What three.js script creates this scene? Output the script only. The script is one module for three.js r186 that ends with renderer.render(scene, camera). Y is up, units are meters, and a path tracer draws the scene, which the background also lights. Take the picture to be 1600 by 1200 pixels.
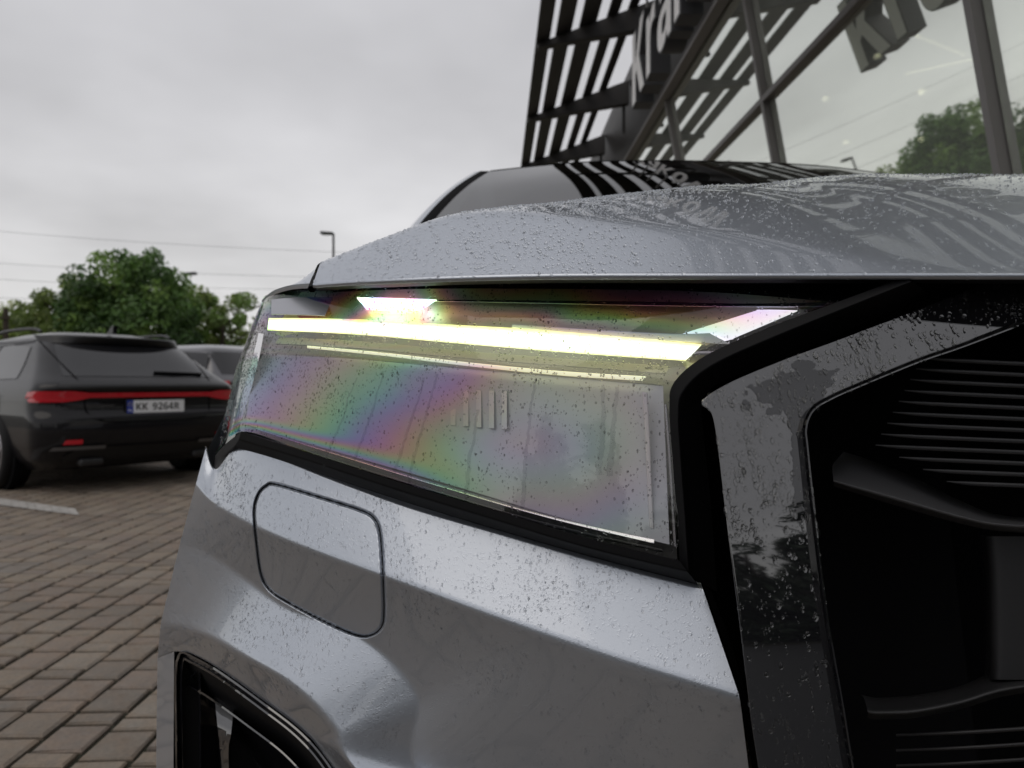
import * as THREE from 'three';
import { mergeGeometries, toCreasedNormals } from 'three/addons/utils/BufferGeometryUtils.js';
import { RoundedBoxGeometry } from 'three/addons/geometries/RoundedBoxGeometry.js';
import { ImprovedNoise } from 'three/addons/math/ImprovedNoise.js';
import { FontLoader } from 'three/addons/loaders/FontLoader.js';
import { TextGeometry } from 'three/addons/geometries/TextGeometry.js';
import { RectAreaLightUniformsLib } from 'three/addons/lights/RectAreaLightUniformsLib.js';
RectAreaLightUniformsLib.init();

// ------------------------------------------------------------------ camera, sky, sun, exposure
const scene = new THREE.Scene();
const EYE = 0.95, FPX = 1066;                      // eye height; focal length in pixels of a 1600 x 1200 frame
const camera = new THREE.PerspectiveCamera(2 * Math.atan(600 / FPX) * 180 / Math.PI, 4 / 3, 0.05, 900);
camera.position.set(0, EYE, 0);
camera.lookAt(0, EYE, -10);
camera.focus = 0.7; camera.userData.fStop = 6.5;
const renderer = new THREE.WebGLRenderer({ antialias: true });
renderer.toneMapping = THREE.LinearToneMapping;
renderer.toneMappingExposure = 1.13;
renderer.shadowMap.enabled = true;

let seed = 12345;
const rnd = () => { seed = (seed + 0x6d2b79f5) | 0; let t = Math.imul(seed ^ (seed >>> 15), 1 | seed); t = (t + Math.imul(t ^ (t >>> 7), 61 | t)) ^ t; return ((t ^ (t >>> 14)) >>> 0) / 4294967296; };
const rr = (a, b) => a + (b - a) * rnd();
const clamp = (x, a, b) => Math.min(b, Math.max(a, x)), lerp = (a, b, t) => a + (b - a) * t;
const smooth = (a, b, x) => { const t = clamp((x - a) / (b - a), 0, 1); return t * t * (3 - 2 * t); };
const noise = new ImprovedNoise();
const fbm = (x, y, z, o = 4) => { let s = 0, a = 1; for (let i = 0; i < o; i++) { s += a * noise.noise(x, y, z); a *= 0.5; x *= 2.03; y *= 2.03; z *= 2.03; } return s; };

{ // overcast sky: layered cloud, a little brighter towards the horizon
  const W = 2048, H = 1024, d = new Float32Array(W * H * 4);
  for (let j = 0; j < H; j++) {
    const el = ((j + 0.5) / H - 0.5) * Math.PI, y = Math.sin(el);
    for (let i = 0; i < W; i++) {
      const az = ((i + 0.5) / W - 0.5) * 2 * Math.PI, x = Math.cos(az) * Math.cos(el), z = Math.sin(az) * Math.cos(el);
      let v = 0.56;
      if (y > -0.02) {
        const k = 1 / (Math.max(y, 0) + 0.16), n = fbm(x * k * 0.9 + 3.1, z * k * 0.9 + 1.7, 5.2, 5), m = fbm(x * k * 2.4 + 9, z * k * 2.4, 1.3, 4);
        v = 0.55 + 0.10 * Math.exp(-Math.max(y, 0) * 4) + 0.115 * n + 0.035 * m;
        v *= lerp(1, 0.82, smooth(0.12, 0.65, y));
      }
      const o = (j * W + i) * 4, warm = Math.exp(-Math.max(y, 0) * 5);
      d[o] = v * lerp(0.985, 1.0, warm); d[o + 1] = v * lerp(0.985, 0.99, warm); d[o + 2] = v * lerp(1.035, 0.955, warm); d[o + 3] = 1;
    }
  }
  const t = new THREE.DataTexture(d, W, H, THREE.RGBAFormat, THREE.FloatType);
  t.mapping = THREE.EquirectangularReflectionMapping; t.magFilter = THREE.LinearFilter; t.minFilter = THREE.LinearFilter; t.needsUpdate = true;
  scene.background = t; scene.environment = t;
}
const sun = new THREE.DirectionalLight(0xfff6ea, 0.5);
sun.position.set(-30, 60, 25); sun.target.position.set(0, 0, -3);
sun.castShadow = true; sun.shadow.radius = 90; sun.shadow.mapSize.set(2048, 2048);
Object.assign(sun.shadow.camera, { left: -25, right: 25, top: 25, bottom: -25, near: 1, far: 160 });
scene.add(sun, sun.target);

// ------------------------------------------------------------------ helpers
const V = (x, y, z) => new THREE.Vector3(x, y, z);
const at = (px, py, d) => V((px - 800) / FPX * d, EYE + (600 - py) / FPX * d, -d);   // a point seen at that pixel, d metres ahead
const names = new Map();
const numbered = (n) => { const k = names.get(n) ?? 0; names.set(n, k + 1); return k ? n + '_' + String(k).padStart(3, '0') : n; };
function tag(o, label, category, group, kind) { if (label) o.userData.label = label; if (category) o.userData.category = category; if (group) o.userData.group = group; if (kind) o.userData.kind = kind; return o; }
function thing(name, label, category, group) { const g = new THREE.Group(); g.name = numbered(name); scene.add(g); return tag(g, label, category, group); }
function sub(name, parent) { const g = new THREE.Group(); g.name = name; parent.add(g); return g; }
function mesh(name, geo, mat, parent) {
  const m = new THREE.Mesh(Array.isArray(geo) ? mergeGeometries(geo.map(plain)) : geo, mat);
  m.castShadow = m.receiveShadow = true; m.name = parent ? name : numbered(name); (parent || scene).add(m); return m;
}
function plain(g) { g = g.index ? g.toNonIndexed() : g; for (const k of Object.keys(g.attributes)) if (!['position', 'normal', 'uv'].includes(k)) g.deleteAttribute(k); if (!g.attributes.uv) g.setAttribute('uv', new THREE.BufferAttribute(new Float32Array(g.attributes.position.count * 2), 2)); return g; }
const std = (o) => new THREE.MeshStandardMaterial({ side: THREE.DoubleSide, ...o });
const phys = (o) => new THREE.MeshPhysicalMaterial({ side: THREE.DoubleSide, ...o });
const rgb = (r, g, b) => new THREE.Color().setRGB(r, g, b);
function dataTex(w, h, f, srgb) {
  const d = new Uint8Array(w * h * 4);
  for (let j = 0; j < h; j++) for (let i = 0; i < w; i++) { const c = f(i / w, j / h, i, j), o = (j * w + i) * 4; d[o] = clamp(c[0] * 255, 0, 255); d[o + 1] = clamp(c[1] * 255, 0, 255); d[o + 2] = clamp(c[2] * 255, 0, 255); d[o + 3] = 255; }
  const t = new THREE.DataTexture(d, w, h); t.wrapS = t.wrapT = THREE.RepeatWrapping; t.magFilter = THREE.LinearFilter; t.minFilter = THREE.LinearFilter; if (srgb) t.colorSpace = THREE.SRGBColorSpace; t.needsUpdate = true; return t;
}
// Catmull-Rom through rows of numbers, at parameter t of 0..1
function cr(p, t) {
  const n = p.length - 1, x = clamp(t, 0, 1) * n, i = Math.min(n - 1, Math.floor(x)), f = x - i;
  const a = p[Math.max(0, i - 1)], b = p[i], c = p[i + 1], d = p[Math.min(n, i + 2)];
  return b.map((_, k) => 0.5 * (2 * b[k] + (c[k] - a[k]) * f + (2 * a[k] - 5 * b[k] + 4 * c[k] - d[k]) * f * f + (3 * b[k] - a[k] - 3 * c[k] + d[k]) * f * f * f));
}
const lin = (p, t) => { const n = p.length - 1, x = clamp(t, 0, 1) * n, i = Math.min(n - 1, Math.floor(x)), f = x - i; return p[i].map((_, k) => lerp(p[i][k], p[i + 1][k], f)); };
const table = (xs, ys) => (x) => { if (x <= xs[0]) return ys[0]; for (let i = 1; i < xs.length; i++) if (x <= xs[i]) return lerp(ys[i - 1], ys[i], (x - xs[i - 1]) / (xs[i] - xs[i - 1])); return ys[ys.length - 1]; };
function spl(xs, ys) { const n = xs.length, m = ys.map((_, i) => { if (i === 0) return (ys[1] - ys[0]) / (xs[1] - xs[0]); if (i === n - 1) return (ys[n - 1] - ys[n - 2]) / (xs[n - 1] - xs[n - 2]); const a = xs[i] - xs[i - 1], b = xs[i + 1] - xs[i]; return ((ys[i] - ys[i - 1]) / a * b + (ys[i + 1] - ys[i]) / b * a) / (a + b); }); return (x) => { x = clamp(x, xs[0], xs[n - 1]); let i = 0; while (i < n - 2 && x > xs[i + 1]) i++; const h = xs[i + 1] - xs[i], t = (x - xs[i]) / h, q = t * t, c = q * t; return (2 * c - 3 * q + 1) * ys[i] + (c - 2 * q + t) * h * m[i] + (3 * q - 2 * c) * ys[i + 1] + (c - q) * h * m[i + 1]; }; }
function smoothTable(xs, ys) { const t = table(xs, ys), w = (xs[xs.length - 1] - xs[0]) / xs.length * 0.5; return (x) => { let s = 0; for (let k = -4; k <= 4; k++) s += t(x + k / 4 * w * 0.7); return s / 9; }; }
// a grid of points [i][j] -> geometry, uv in metres (or 0..1)
function gridGeo(pts, unit = false) {
  const n = pts.length, m = pts[0].length, pos = new Float32Array(n * m * 3), uv = new Float32Array(n * m * 2), idx = [];
  for (let i = 0; i < n; i++) { let s = 0; for (let j = 0; j < m; j++) { const p = pts[i][j], o = i * m + j; pos[o * 3] = p.x; pos[o * 3 + 1] = p.y; pos[o * 3 + 2] = p.z; if (j) s += p.distanceTo(pts[i][j - 1]); uv[o * 2] = unit ? j / (m - 1) : s; } }
  for (let j = 0; j < m; j++) { let s = 0; for (let i = 0; i < n; i++) { if (i) s += pts[i][j].distanceTo(pts[i - 1][j]); uv[(i * m + j) * 2 + 1] = unit ? i / (n - 1) : s; } }
  for (let i = 0; i + 1 < n; i++) for (let j = 0; j + 1 < m; j++) { const a = i * m + j, b = a + 1, c = a + m, d = c + 1; idx.push(a, c, b, b, c, d); }
  const g = new THREE.BufferGeometry(); g.setAttribute('position', new THREE.BufferAttribute(pos, 3)); g.setAttribute('uv', new THREE.BufferAttribute(uv, 2)); g.setIndex(idx); g.computeVertexNormals(); return g;
}
// rows of [px, py, d] -> points; round = passes of smoothing across the rows (rounds the creases)
function loftPts(rows, nu, segs, round = 0, across = cr) {
  const out = [];
  const R = rows.map((r) => Array.from({ length: nu + 1 }, (_, j) => across(r, j / nu)));
  for (let k = 0; k + 1 < R.length; k++) { const s = Array.isArray(segs) ? segs[k] : segs; for (let i = 0; i < s; i++) out.push(R[k].map((a, j) => a.map((x, c) => lerp(x, R[k + 1][j][c], i / s)))); }
  out.push(R[R.length - 1]);
  for (let q = 0; q < round; q++) { const prev = out.map((r) => r); for (let i = 1; i + 1 < out.length; i++) out[i] = prev[i].map((p, j) => p.map((x, c) => (prev[i - 1][j][c] + 2 * x + prev[i + 1][j][c]) / 4)); }
  return out;
}
const toV = (g) => g.map((r) => r.map(([x, y, d]) => at(x, y, d)));
const crisp = (g) => toCreasedNormals(g, 0.5);
const loft = (rows, nu, segs, round, unit, across) => gridGeo(toV(loftPts(rows, nu, segs, round, across)), unit);
function tube(pts, r, seg = 6, closed = false, n = 0) { return new THREE.TubeGeometry(new THREE.CatmullRomCurve3(pts, closed, 'catmullrom', 0.5), n || pts.length * 8, r, seg, closed); }
function box(w, h, d, x = 0, y = 0, z = 0, r = 0) { const g = r ? new RoundedBoxGeometry(w, h, d, 2, r) : new THREE.BoxGeometry(w, h, d); g.translate(x, y, z); return g; }

// ------------------------------------------------------------------ materials
const specks = dataTex(512, 512, (u, v) => { const n = rnd(); const a = 0.78 + 0.22 * n + (rnd() > 0.985 ? 0.2 : 0); return [a, a, a]; });
const grime = dataTex(512, 512, (u, v, i, j) => { const a = 0.5 + 0.5 * fbm(i / 40, j / 40, 2.2, 5); const e = clamp(0.55 + 0.3 * a, 0, 1); return [e, e, e]; });
const beads = (() => { const n = 1024, h = new Float32Array(n * n), m = (i) => (i + n) % n; for (let k = 0; k < 5200; k++) { const r = 2.2 + 6.5 * Math.pow(rnd(), 3.5), x = rnd() * n, y = rnd() * n, e = 1 + rnd() * 0.7; if (rnd() > 0.35 + 0.9 * fbm(x / 120, y / 120, 4, 3)) continue; for (let j = -Math.ceil(r * e); j <= r * e; j++) for (let i = -Math.ceil(r); i <= r; i++) { const q = (i * i) / (r * r) + (j * j) / (r * r * e * e); if (q < 1) { const o = m(Math.round(y + j)) * n + m(Math.round(x + i)); h[o] = Math.max(h[o], Math.sqrt(1 - q) * r / 8.7); } } } return dataTex(n, n, (u, v, i, j) => { const c = h[j * n + i]; return [c, c, c]; }); })(); beads.repeat.set(7.5, 7.5);
const M = {
  silver: phys({ name: 'silver_paint', color: rgb(0.51, 0.55, 0.615), metalness: 0.76, roughness: 0.33, clearcoat: 1, clearcoatRoughness: 0.03, bumpMap: beads, bumpScale: 0.00010 }),
  gloss: phys({ name: 'gloss_black', color: rgb(0.010, 0.010, 0.012), roughness: 0.03, ior: 2.33 }),
  satin: std({ name: 'satin_black_plastic', color: rgb(0.028, 0.028, 0.030), roughness: 0.42 }),
  rubber: phys({ name: 'black_rubber', color: rgb(0.005, 0.005, 0.006), roughness: 0.6, specularIntensity: 0.4 }),
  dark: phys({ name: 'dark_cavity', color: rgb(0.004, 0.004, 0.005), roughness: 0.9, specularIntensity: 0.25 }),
  chrome: std({ name: 'bright_trim', color: rgb(0.80, 0.79, 0.82), metalness: 0.9, roughness: 0.22 }),
  led: std({ name: 'lit_led', color: rgb(0.9, 0.9, 0.85), emissive: rgb(0.97, 1.0, 0.86), emissiveIntensity: 2.2 }),
  lensWater: phys({ name: 'darkened_rain_water', color: rgb(1, 1, 1), transmission: 1, thickness: 0.002, ior: 1.33, roughness: 0, attenuationColor: rgb(0.6, 0.6, 0.6), attenuationDistance: 0.0012 }),  // grey absorption stands in for dark surroundings refracted by the drops
  water: phys({ name: 'water', color: rgb(1, 1, 1), transmission: 1, thickness: 0.002, ior: 1.33, roughness: 0 }),
  steel: std({ name: 'dark_bronze_metal', color: rgb(0.035, 0.032, 0.031), metalness: 0.0, roughness: 0.5 }),
  greySteel: std({ name: 'grey_metal', color: rgb(0.21, 0.20, 0.195), metalness: 0.0, roughness: 0.45 }),
  facadeGlass: phys({ name: 'coated_glass', color: rgb(0.93, 0.965, 0.90), metalness: 0.82, roughness: 0.02, transmission: 1, thickness: 0, ior: 1.5 }),
  carGlass: phys({ name: 'tinted_glass', color: rgb(0.012, 0.014, 0.014), roughness: 0.01, transmission: 1, thickness: 0, ior: 3.2 }),
};

// =================================================================== GROUND
const YAW = 0.0253;                                // the building and the paving run 1.45 degrees to the left of the view
const pave = new THREE.Group(); pave.name = 'parking_lot'; scene.add(pave); pave.rotation.y = YAW;
tag(pave, 'brown grey concrete block paving with dark mossy joints', null, null, 'structure');
{
  const soil = std({ name: 'joint_moss', color: rgb(0.024, 0.024, 0.013), roughness: 1 });
  const base = new THREE.PlaneGeometry(600, 600).rotateX(-Math.PI / 2); const uvA = base.attributes.uv; for (let i = 0; i < uvA.count; i++) uvA.setXY(i, uvA.getX(i) * 600, uvA.getY(i) * 600);
  base.translate(0, -0.012, 0); mesh('joint_bed', base, soil, pave);
  const grain = dataTex(512, 512, (u, v, i, j) => { const c = 0.80 + 0.12 * fbm(i / 14, j / 14, 3, 3) + 0.26 * (rnd() - 0.5) + 0.12 * fbm(i / 90, j / 90, 8, 3); const w = fbm(i / 60, j / 60, 15, 3) * 0.06; return [c + w, c, c - w]; });
  const bump = dataTex(512, 512, (u, v, i, j) => { const c = 0.5 + 0.25 * fbm(i / 5, j / 5, 3, 3) + 0.3 * (rnd() - 0.5); return [c, c, c]; });
  grain.repeat.set(2.2, 2.2); bump.repeat.set(2.2, 2.2);
  const pm = []; const tones = [[0.272, 0.221, 0.172], [0.292, 0.237, 0.183], [0.253, 0.207, 0.163], [0.301, 0.246, 0.189], [0.280, 0.221, 0.174]];
  tones.push([0.235, 0.196, 0.158], [0.308, 0.258, 0.206], [0.267, 0.215, 0.174]); for (const [k, t] of tones.entries()) pm.push(std({ name: 'concrete_paver', color: rgb(...t), roughness: [0.72, 0.6, 0.5, 0.7, 0.62, 0.42, 0.75, 0.6][k], map: grain, bumpMap: bump, bumpScale: 0.0012 }));
  const W = 0.148, LEN = [0.074, 0.147, 0.147], gap = 0.0155;
  const shapes = new Map();
  const paver = (w, l, k) => {                     // a chamfered block, 1 m above is nothing: top at y = 0
    const key = w + '_' + l + '_' + k; if (shapes.has(key)) return shapes.get(key);
    const c = 0.006, h = 0.03, a = w / 2, b = l / 2, P = [], j = () => rr(-0.0025, 0.0025);
    const top = [[-a + c, -b + c], [a - c, -b + c], [a - c, b - c], [-a + c, b - c]].map(([x, z]) => [x + j(), z + j()]), mid = [[-a, -b], [a, -b], [a, b], [-a, b]].map(([x, z]) => [x + j(), z + j()]);
    const tri = (A, B, C) => P.push(...A, ...B, ...C);
    const T = top.map(([x, z]) => [x, 0, z]), Q = mid.map(([x, z]) => [x, -0.005, z]), R = mid.map(([x, z]) => [x, -h, z]);
    tri(T[0], T[2], T[1]); tri(T[0], T[3], T[2]);
    for (let i = 0; i < 4; i++) { const n = (i + 1) % 4; tri(T[i], T[n], Q[n]); tri(T[i], Q[n], Q[i]); tri(Q[i], Q[n], R[n]); tri(Q[i], R[n], R[i]); }
    const g = new THREE.BufferGeometry(); g.setAttribute('position', new THREE.BufferAttribute(new Float32Array(P), 3));
    const uv = new Float32Array(P.length / 3 * 2), ou = rnd(), ov = rnd(); for (let i = 0; i < P.length / 3; i++) { uv[i * 2] = P[i * 3] + ou; uv[i * 2 + 1] = P[i * 3 + 2] + ov; }
    g.setAttribute('uv', new THREE.BufferAttribute(uv, 2)); g.computeVertexNormals(); shapes.set(key, g); return g;
  };
  const near = [], far = new Map();
  for (let r = -90; r < 42; r++) {
    const x = r * W + 0.045; let z = 5 - rnd() * 0.2;
    let last = 1;
    while (z > -26) {
      let k = rnd() < 0.42 ? 0 : 1 + Math.floor(rnd() * 2); if (k === 0 && last === 0 && rnd() < 0.6) k = 1; last = k;
      const l = LEN[k]; z -= l;
      const zc = z + l / 2, d = -zc, v = Math.floor(rnd() * 3), t = Math.floor(rnd() * pm.length), g = paver(W - gap, l - gap * 0.9, v), y = rr(-0.002, 0.002), ax = rr(-0.008, 0.008), az = rr(-0.008, 0.008);
      const px = 800 + FPX * (x - 0.025 * d) / d, py = 600 + FPX * EYE / d;
      const seen = d > 1.5 && px > -12 && px < 330 - (py - 700) * 0.17 && py < 1215 && py > 742;
      if (seen && near.length < 298) near.push([x, y, zc, ax, az, g, pm[t]]);
      else if (r > -75 || d > 2) { const key = k + '_' + v; if (!far.has(key)) far.set(key, { g, list: [] }); far.get(key).list.push([x, y, zc, ax, az, t]); }
    }
  }
  for (const [x, y, z, ax, az, g, m] of near) { const o = new THREE.Mesh(g, m); o.name = 'paver'; o.position.set(x, y, z); o.rotation.set(ax, 0, az); o.castShadow = o.receiveShadow = true; pave.add(o); }
  const q = new THREE.Object3D(), white = std({ name: 'concrete_paver', color: rgb(1, 1, 1), roughness: 0.72, map: grain });
  for (const { g, list } of far.values()) {
    const im = new THREE.InstancedMesh(g, white, list.length); im.name = 'farther_pavers'; im.userData.kind = 'stuff'; im.receiveShadow = true;
    list.forEach(([x, y, z, ax, az, t], i) => { q.position.set(x, y, z); q.rotation.set(ax, 0, az); q.updateMatrix(); im.setMatrixAt(i, q.matrix); im.setColorAt(i, rgb(...tones[t])); });
    pave.add(im);
  }
}
{ // white painted bay line, broken at the joints
  const g = [], A = [at(-60, 770, 0), at(0, 0, 0)];
  const gp = (px, py) => { const d = EYE * FPX / (py - 600); return V((px - 800) / FPX * d, 0.006, -d); };
  const a = gp(-60, 771), b = gp(118, 796), c = gp(-62, 782), d = gp(124, 806), n = 15;
  const P = []; for (let i = 0; i < n; i++) { const t0 = (i + 0.05 * rnd()) / n, t1 = (i + 0.95 + 0.03 * rnd()) / n, q0 = a.clone().lerp(b, t0), q1 = a.clone().lerp(b, t1), q2 = c.clone().lerp(d, t1), q3 = c.clone().lerp(d, t0); for (const v of [q0, q3, q2, q0, q2, q1]) P.push(v.x, v.y, v.z); }
  const geo = new THREE.BufferGeometry(); geo.setAttribute('position', new THREE.BufferAttribute(new Float32Array(P), 3)); geo.computeVertexNormals();
  const o = mesh('bay_line', geo, std({ name: 'road_paint', color: rgb(0.62, 0.60, 0.57), roughness: 0.7, map: grime })); geo.setAttribute('uv', new THREE.BufferAttribute(new Float32Array(P.length / 3 * 2).map((_, i) => P[Math.floor(i / 2) * 3 + (i % 2) * 2]), 2));
  tag(o, 'white painted parking bay line on the paving', null, null, 'structure');
}
{ // added unseen dark lane behind the camera, darkens reflections in the car
  const g = new THREE.PlaneGeometry(60, 10.5, 4, 2).rotateX(-Math.PI / 2); g.translate(0, 0.012, 5.5); const uv = g.attributes.uv; for (let i = 0; i < uv.count; i++) uv.setXY(i, uv.getX(i) * 30, uv.getY(i) * 4.5);
  tag(mesh('added_dark_lane', g, std({ name: 'asphalt', color: rgb(0.04, 0.041, 0.043), roughness: 0.55, map: grime })), 'added unseen dark asphalt lane behind the camera that darkens reflections in the car', null, null, 'structure');
}
{ // grass verge beyond the car park, below the trees
  const g = new THREE.PlaneGeometry(120, 30, 60, 15).rotateX(-Math.PI / 2), p = g.attributes.position; for (let i = 0; i < p.count; i++) p.setY(i, 0.03 + 0.06 * fbm(p.getX(i) / 2, p.getZ(i) / 2, 1, 3)); g.translate(-20, 0.06, -42); g.computeVertexNormals();
  tag(mesh('grass_verge', g, std({ name: 'grass', color: rgb(0.05, 0.085, 0.025), roughness: 1 })), 'green grass verge beyond the car park under the trees', null, null, 'structure');
}

// =================================================================== BUILDING
{
  const b = thing('showroom_building', 'glass fronted showroom leaning outward with dark louvred canopy', 'building'); b.rotation.y = YAW;
  const X0 = 3.2, TILT = 0.18, gl = (h) => X0 - TILT * (h - EYE);   // the glass leans out towards the cars
  const MS = [-1.6, 1.12, 3.884, 6.66, 9.6, 12.5, 15.4, 18.3, 21.2], top = 6.1, tr = 3.755;
  const wallUp = Math.atan(TILT);
  const seg = (h0, h1, off) => { const c = (h0 + h1) / 2; return [gl(c) + off, c, Math.hypot(h1 - h0, (h1 - h0) * TILT)]; };
  const paneAt = (h0, h1, s0, s1) => { const [x, y, l] = seg(h0, h1, 0); const g = new THREE.BoxGeometry(0.012, l - 0.02, s1 - s0 - 0.02); g.rotateZ(wallUp); g.translate(x, y, -(s0 + s1) / 2); return g; };
  const mGeo = []; const bead = std({ name: 'dark_gasket', color: rgb(0.02, 0.026, 0.022), roughness: 0.5 });
  for (let i = 0; i + 1 < MS.length; i++) for (const [h0, h1] of [[0.35, tr], [tr, top]]) mesh('pane', paneAt(h0, h1, MS[i] + 0.03, MS[i + 1] - 0.03), M.facadeGlass, b);
  for (const s of MS) {
    const [x, y, l] = seg(0.1, top, -0.03); const m = box(0.09, l, 0.055, 0, 0, 0, 0.006).rotateZ(wallUp).translate(x, y, -s), e = box(0.07, l, 0.045, 0.075, 0, 0).rotateZ(wallUp).translate(x, y, -s + 0.002);
    const o = mesh('mullion', m, M.greySteel, b); mesh('gasket', e, bead, o);
  }
  for (let i = 0; i + 1 < MS.length; i++) { const L = MS[i + 1] - MS[i] - 0.056, t = box(0.09, 0.055, L, 0, 0, 0, 0.006).rotateZ(wallUp).translate(gl(tr) - 0.03, tr, -(MS[i] + MS[i + 1]) / 2); const o = mesh('transom', t, M.greySteel, b); mesh('gasket', box(0.1, 0.04, L, 0.1, 0, 0).rotateZ(wallUp).translate(gl(tr) - 0.03, tr, -(MS[i] + MS[i + 1]) / 2), bead, o); }
  const S0 = -1.7, S1 = 20, SL = S1 - S0, SC = -(S0 + S1) / 2;
  mesh('plinth', box(0.3, 0.36, SL, gl(0.18) + 0.1, 0.18, SC), std({ name: 'concrete', color: rgb(0.25, 0.25, 0.24), roughness: 0.8, map: grime }), b);
  // inside
  const inside = std({ name: 'interior_wall', color: rgb(0.32, 0.33, 0.30), roughness: 0.8 });
  mesh('interior_wall', box(0.2, 6.4, SL, 11, 3.2, SC), inside, b);
  mesh('floor', box(8, 0.1, SL, 7.3, 0.3, SC), inside, b);
  mesh('roof', box(8.6, 0.35, SL, 6.65, top + 0.18, SC), M.steel, b);
  for (const s of [S0, S1]) mesh('end_wall', box(8.2, 5.6, 0.2, 7.2, 3.1, -s), inside, b);
  for (const s of [5.2, 10.8]) mesh('interior_column', new THREE.CylinderGeometry(0.14, 0.14, 5, 20).translate(4.4, 2.7, -s), std({ name: 'white_column', color: rgb(0.7, 0.72, 0.70), roughness: 0.5 }), b);
  const lampMat = std({ name: 'lit_downlight', color: rgb(1, 1, 1), emissive: rgb(1, 0.9, 0.68), emissiveIntensity: 4 });
  for (const [px, py, d] of [[1438, 144, 7.5], [1545, 158, 7.5], [1438, 218, 9.5], [1321, 222, 9.5], [1288, 155, 9], [1369, 88, 8.5]]) { const p = at(px, py, d); b.worldToLocal(p); mesh('ceiling_lamp', new THREE.SphereGeometry(0.035, 12, 8).translate(p.x, p.y, p.z), lampMat, b); }
  for (const [a0, a1] of [[[1432, 57, 7], [1506, 86, 8]], [[1416, 115, 7], [1540, 88, 7.6]]]) { const A = b.worldToLocal(at(...a0)), B = b.worldToLocal(at(...a1)); mesh('light_strip_lamp', tube([A, A.clone().lerp(B, 0.5), B], 0.012, 6), std({ name: 'lit_strip', color: rgb(1, 1, 1), emissive: rgb(1, 0.9, 0.6), emissiveIntensity: 1.6 }), b); }
  // canopy: louvres on ribs, hung from the head of the glass
  const bo = 4.352, ao = 0.522, bi = 5.0, ai = 2.185, up = Math.atan2(bi - bo, ai - ao), width = Math.hypot(bi - bo, ai - ao);
  const sAt = (r) => (bo * r - ao) / ((ai - ao) - (bi - bo) * r), canopy = (t) => [lerp(ao, ai, t), lerp(bo, bi, t) + EYE];
  const CL = 22.5, CC = -(22 - 0.5) / 2;
  for (const [r0, r1] of [[0.12, 0.159], [0.174, 0.216], [0.236, 0.28], [0.305, 0.333], [0.355, 0.378]]) {
    const t0 = sAt(r0), t1 = sAt(r1), [x, y] = canopy((t0 + t1) / 2);
    mesh('louvre', new RoundedBoxGeometry((t1 - t0) * width, 0.03, CL, 2, 0.01).rotateZ(up).translate(x, y, CC), M.steel, b);
  }
  for (let k = 0; k < 9; k++) {                    // tapered brackets: thin at the outer edge, deep at the beam
    const s = 8.7 + 2.42 * (k - 3), sh = new THREE.Shape([new THREE.Vector2(ao + 0.03, bo + EYE - 0.03), new THREE.Vector2(ai, bi + EYE - 0.05), new THREE.Vector2(ai, bi + EYE - 0.42), new THREE.Vector2(ao + 0.03, bo + EYE - 0.07)]);
    mesh('rib', new THREE.ExtrudeGeometry(sh, { depth: 0.10, bevelEnabled: true, bevelSize: 0.008, bevelThickness: 0.008, bevelSegments: 1 }).translate(0, 0, -s - 0.05), M.steel, b);
  }
  { // sign beam, tilted box with a lighter lower flange
    const A = V(2.19, 5.02 + EYE, 0), B = V(2.40, 4.03 + EYE, 0), c = A.clone().add(B).multiplyScalar(0.5), len = A.distanceTo(B), an = Math.atan2(B.y - A.y, B.x - A.x);
    mesh('sign_beam', new RoundedBoxGeometry(len, 0.06, CL, 2, 0.01).rotateZ(an).translate(c.x + 0.03, c.y, CC), M.steel, b);
    mesh('beam_flange', box(0.13, 0.05, CL, 2.39, 4.03 + EYE, CC, 0.01), M.greySteel, b);
    for (let k = 0; k < 9; k++) mesh('beam_stiffener', box(0.05, 0.75, 0.05, 2.12, 4.5 + EYE, -(1.5 + 2.42 * k)), M.steel, b);
  }
  // letters of the sign
  const font = await new FontLoader().loadAsync('fonts/droid/droid_sans_bold.typeface.json');
  const sign = thing('letter_sign', 'large light grey raised letters reading Kraków hung on rods under the canopy', 'sign'); sign.rotation.y = YAW;
  const letterFace = std({ name: 'letter_face', color: rgb(0.82, 0.81, 0.80), roughness: 0.5 }), letterSide = std({ name: 'letter_side', color: rgb(0.055, 0.055, 0.06), roughness: 0.5 });
  let s = 6.88;
  const H = 0.70;
  for (const ch of 'Krakow') {
    const g = new TextGeometry(ch, { font, size: H, depth: 0.17, curveSegments: 8, bevelEnabled: true, bevelSize: 0.016, bevelThickness: 0.01, bevelSegments: 2 });
    g.computeBoundingBox(); const w = g.boundingBox.max.x - g.boundingBox.min.x; g.translate(-g.boundingBox.min.x, 0, 0);
    g.rotateY(-Math.PI / 2); g.translate(1.57, 2.8 + EYE, -s);   // faces the cars, reads towards the camera
    const o = mesh('letter', g, [letterFace, letterSide], sign);
    if (ch === 'o') { const acc = new THREE.BoxGeometry(0.17, 0.17, 0.08).rotateX(-0.6).translate(1.485, 2.8 + EYE + 0.64, -s + w / 2); mesh('accent', acc, letterFace, o); }
    mesh('hanging_rod', new THREE.CylinderGeometry(0.013, 0.013, 1.75, 8).translate(1.48, 2.8 + EYE + 1.2, -s + w / 2), M.greySteel, sign);
    s -= w + 0.07;
  }
}

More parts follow.
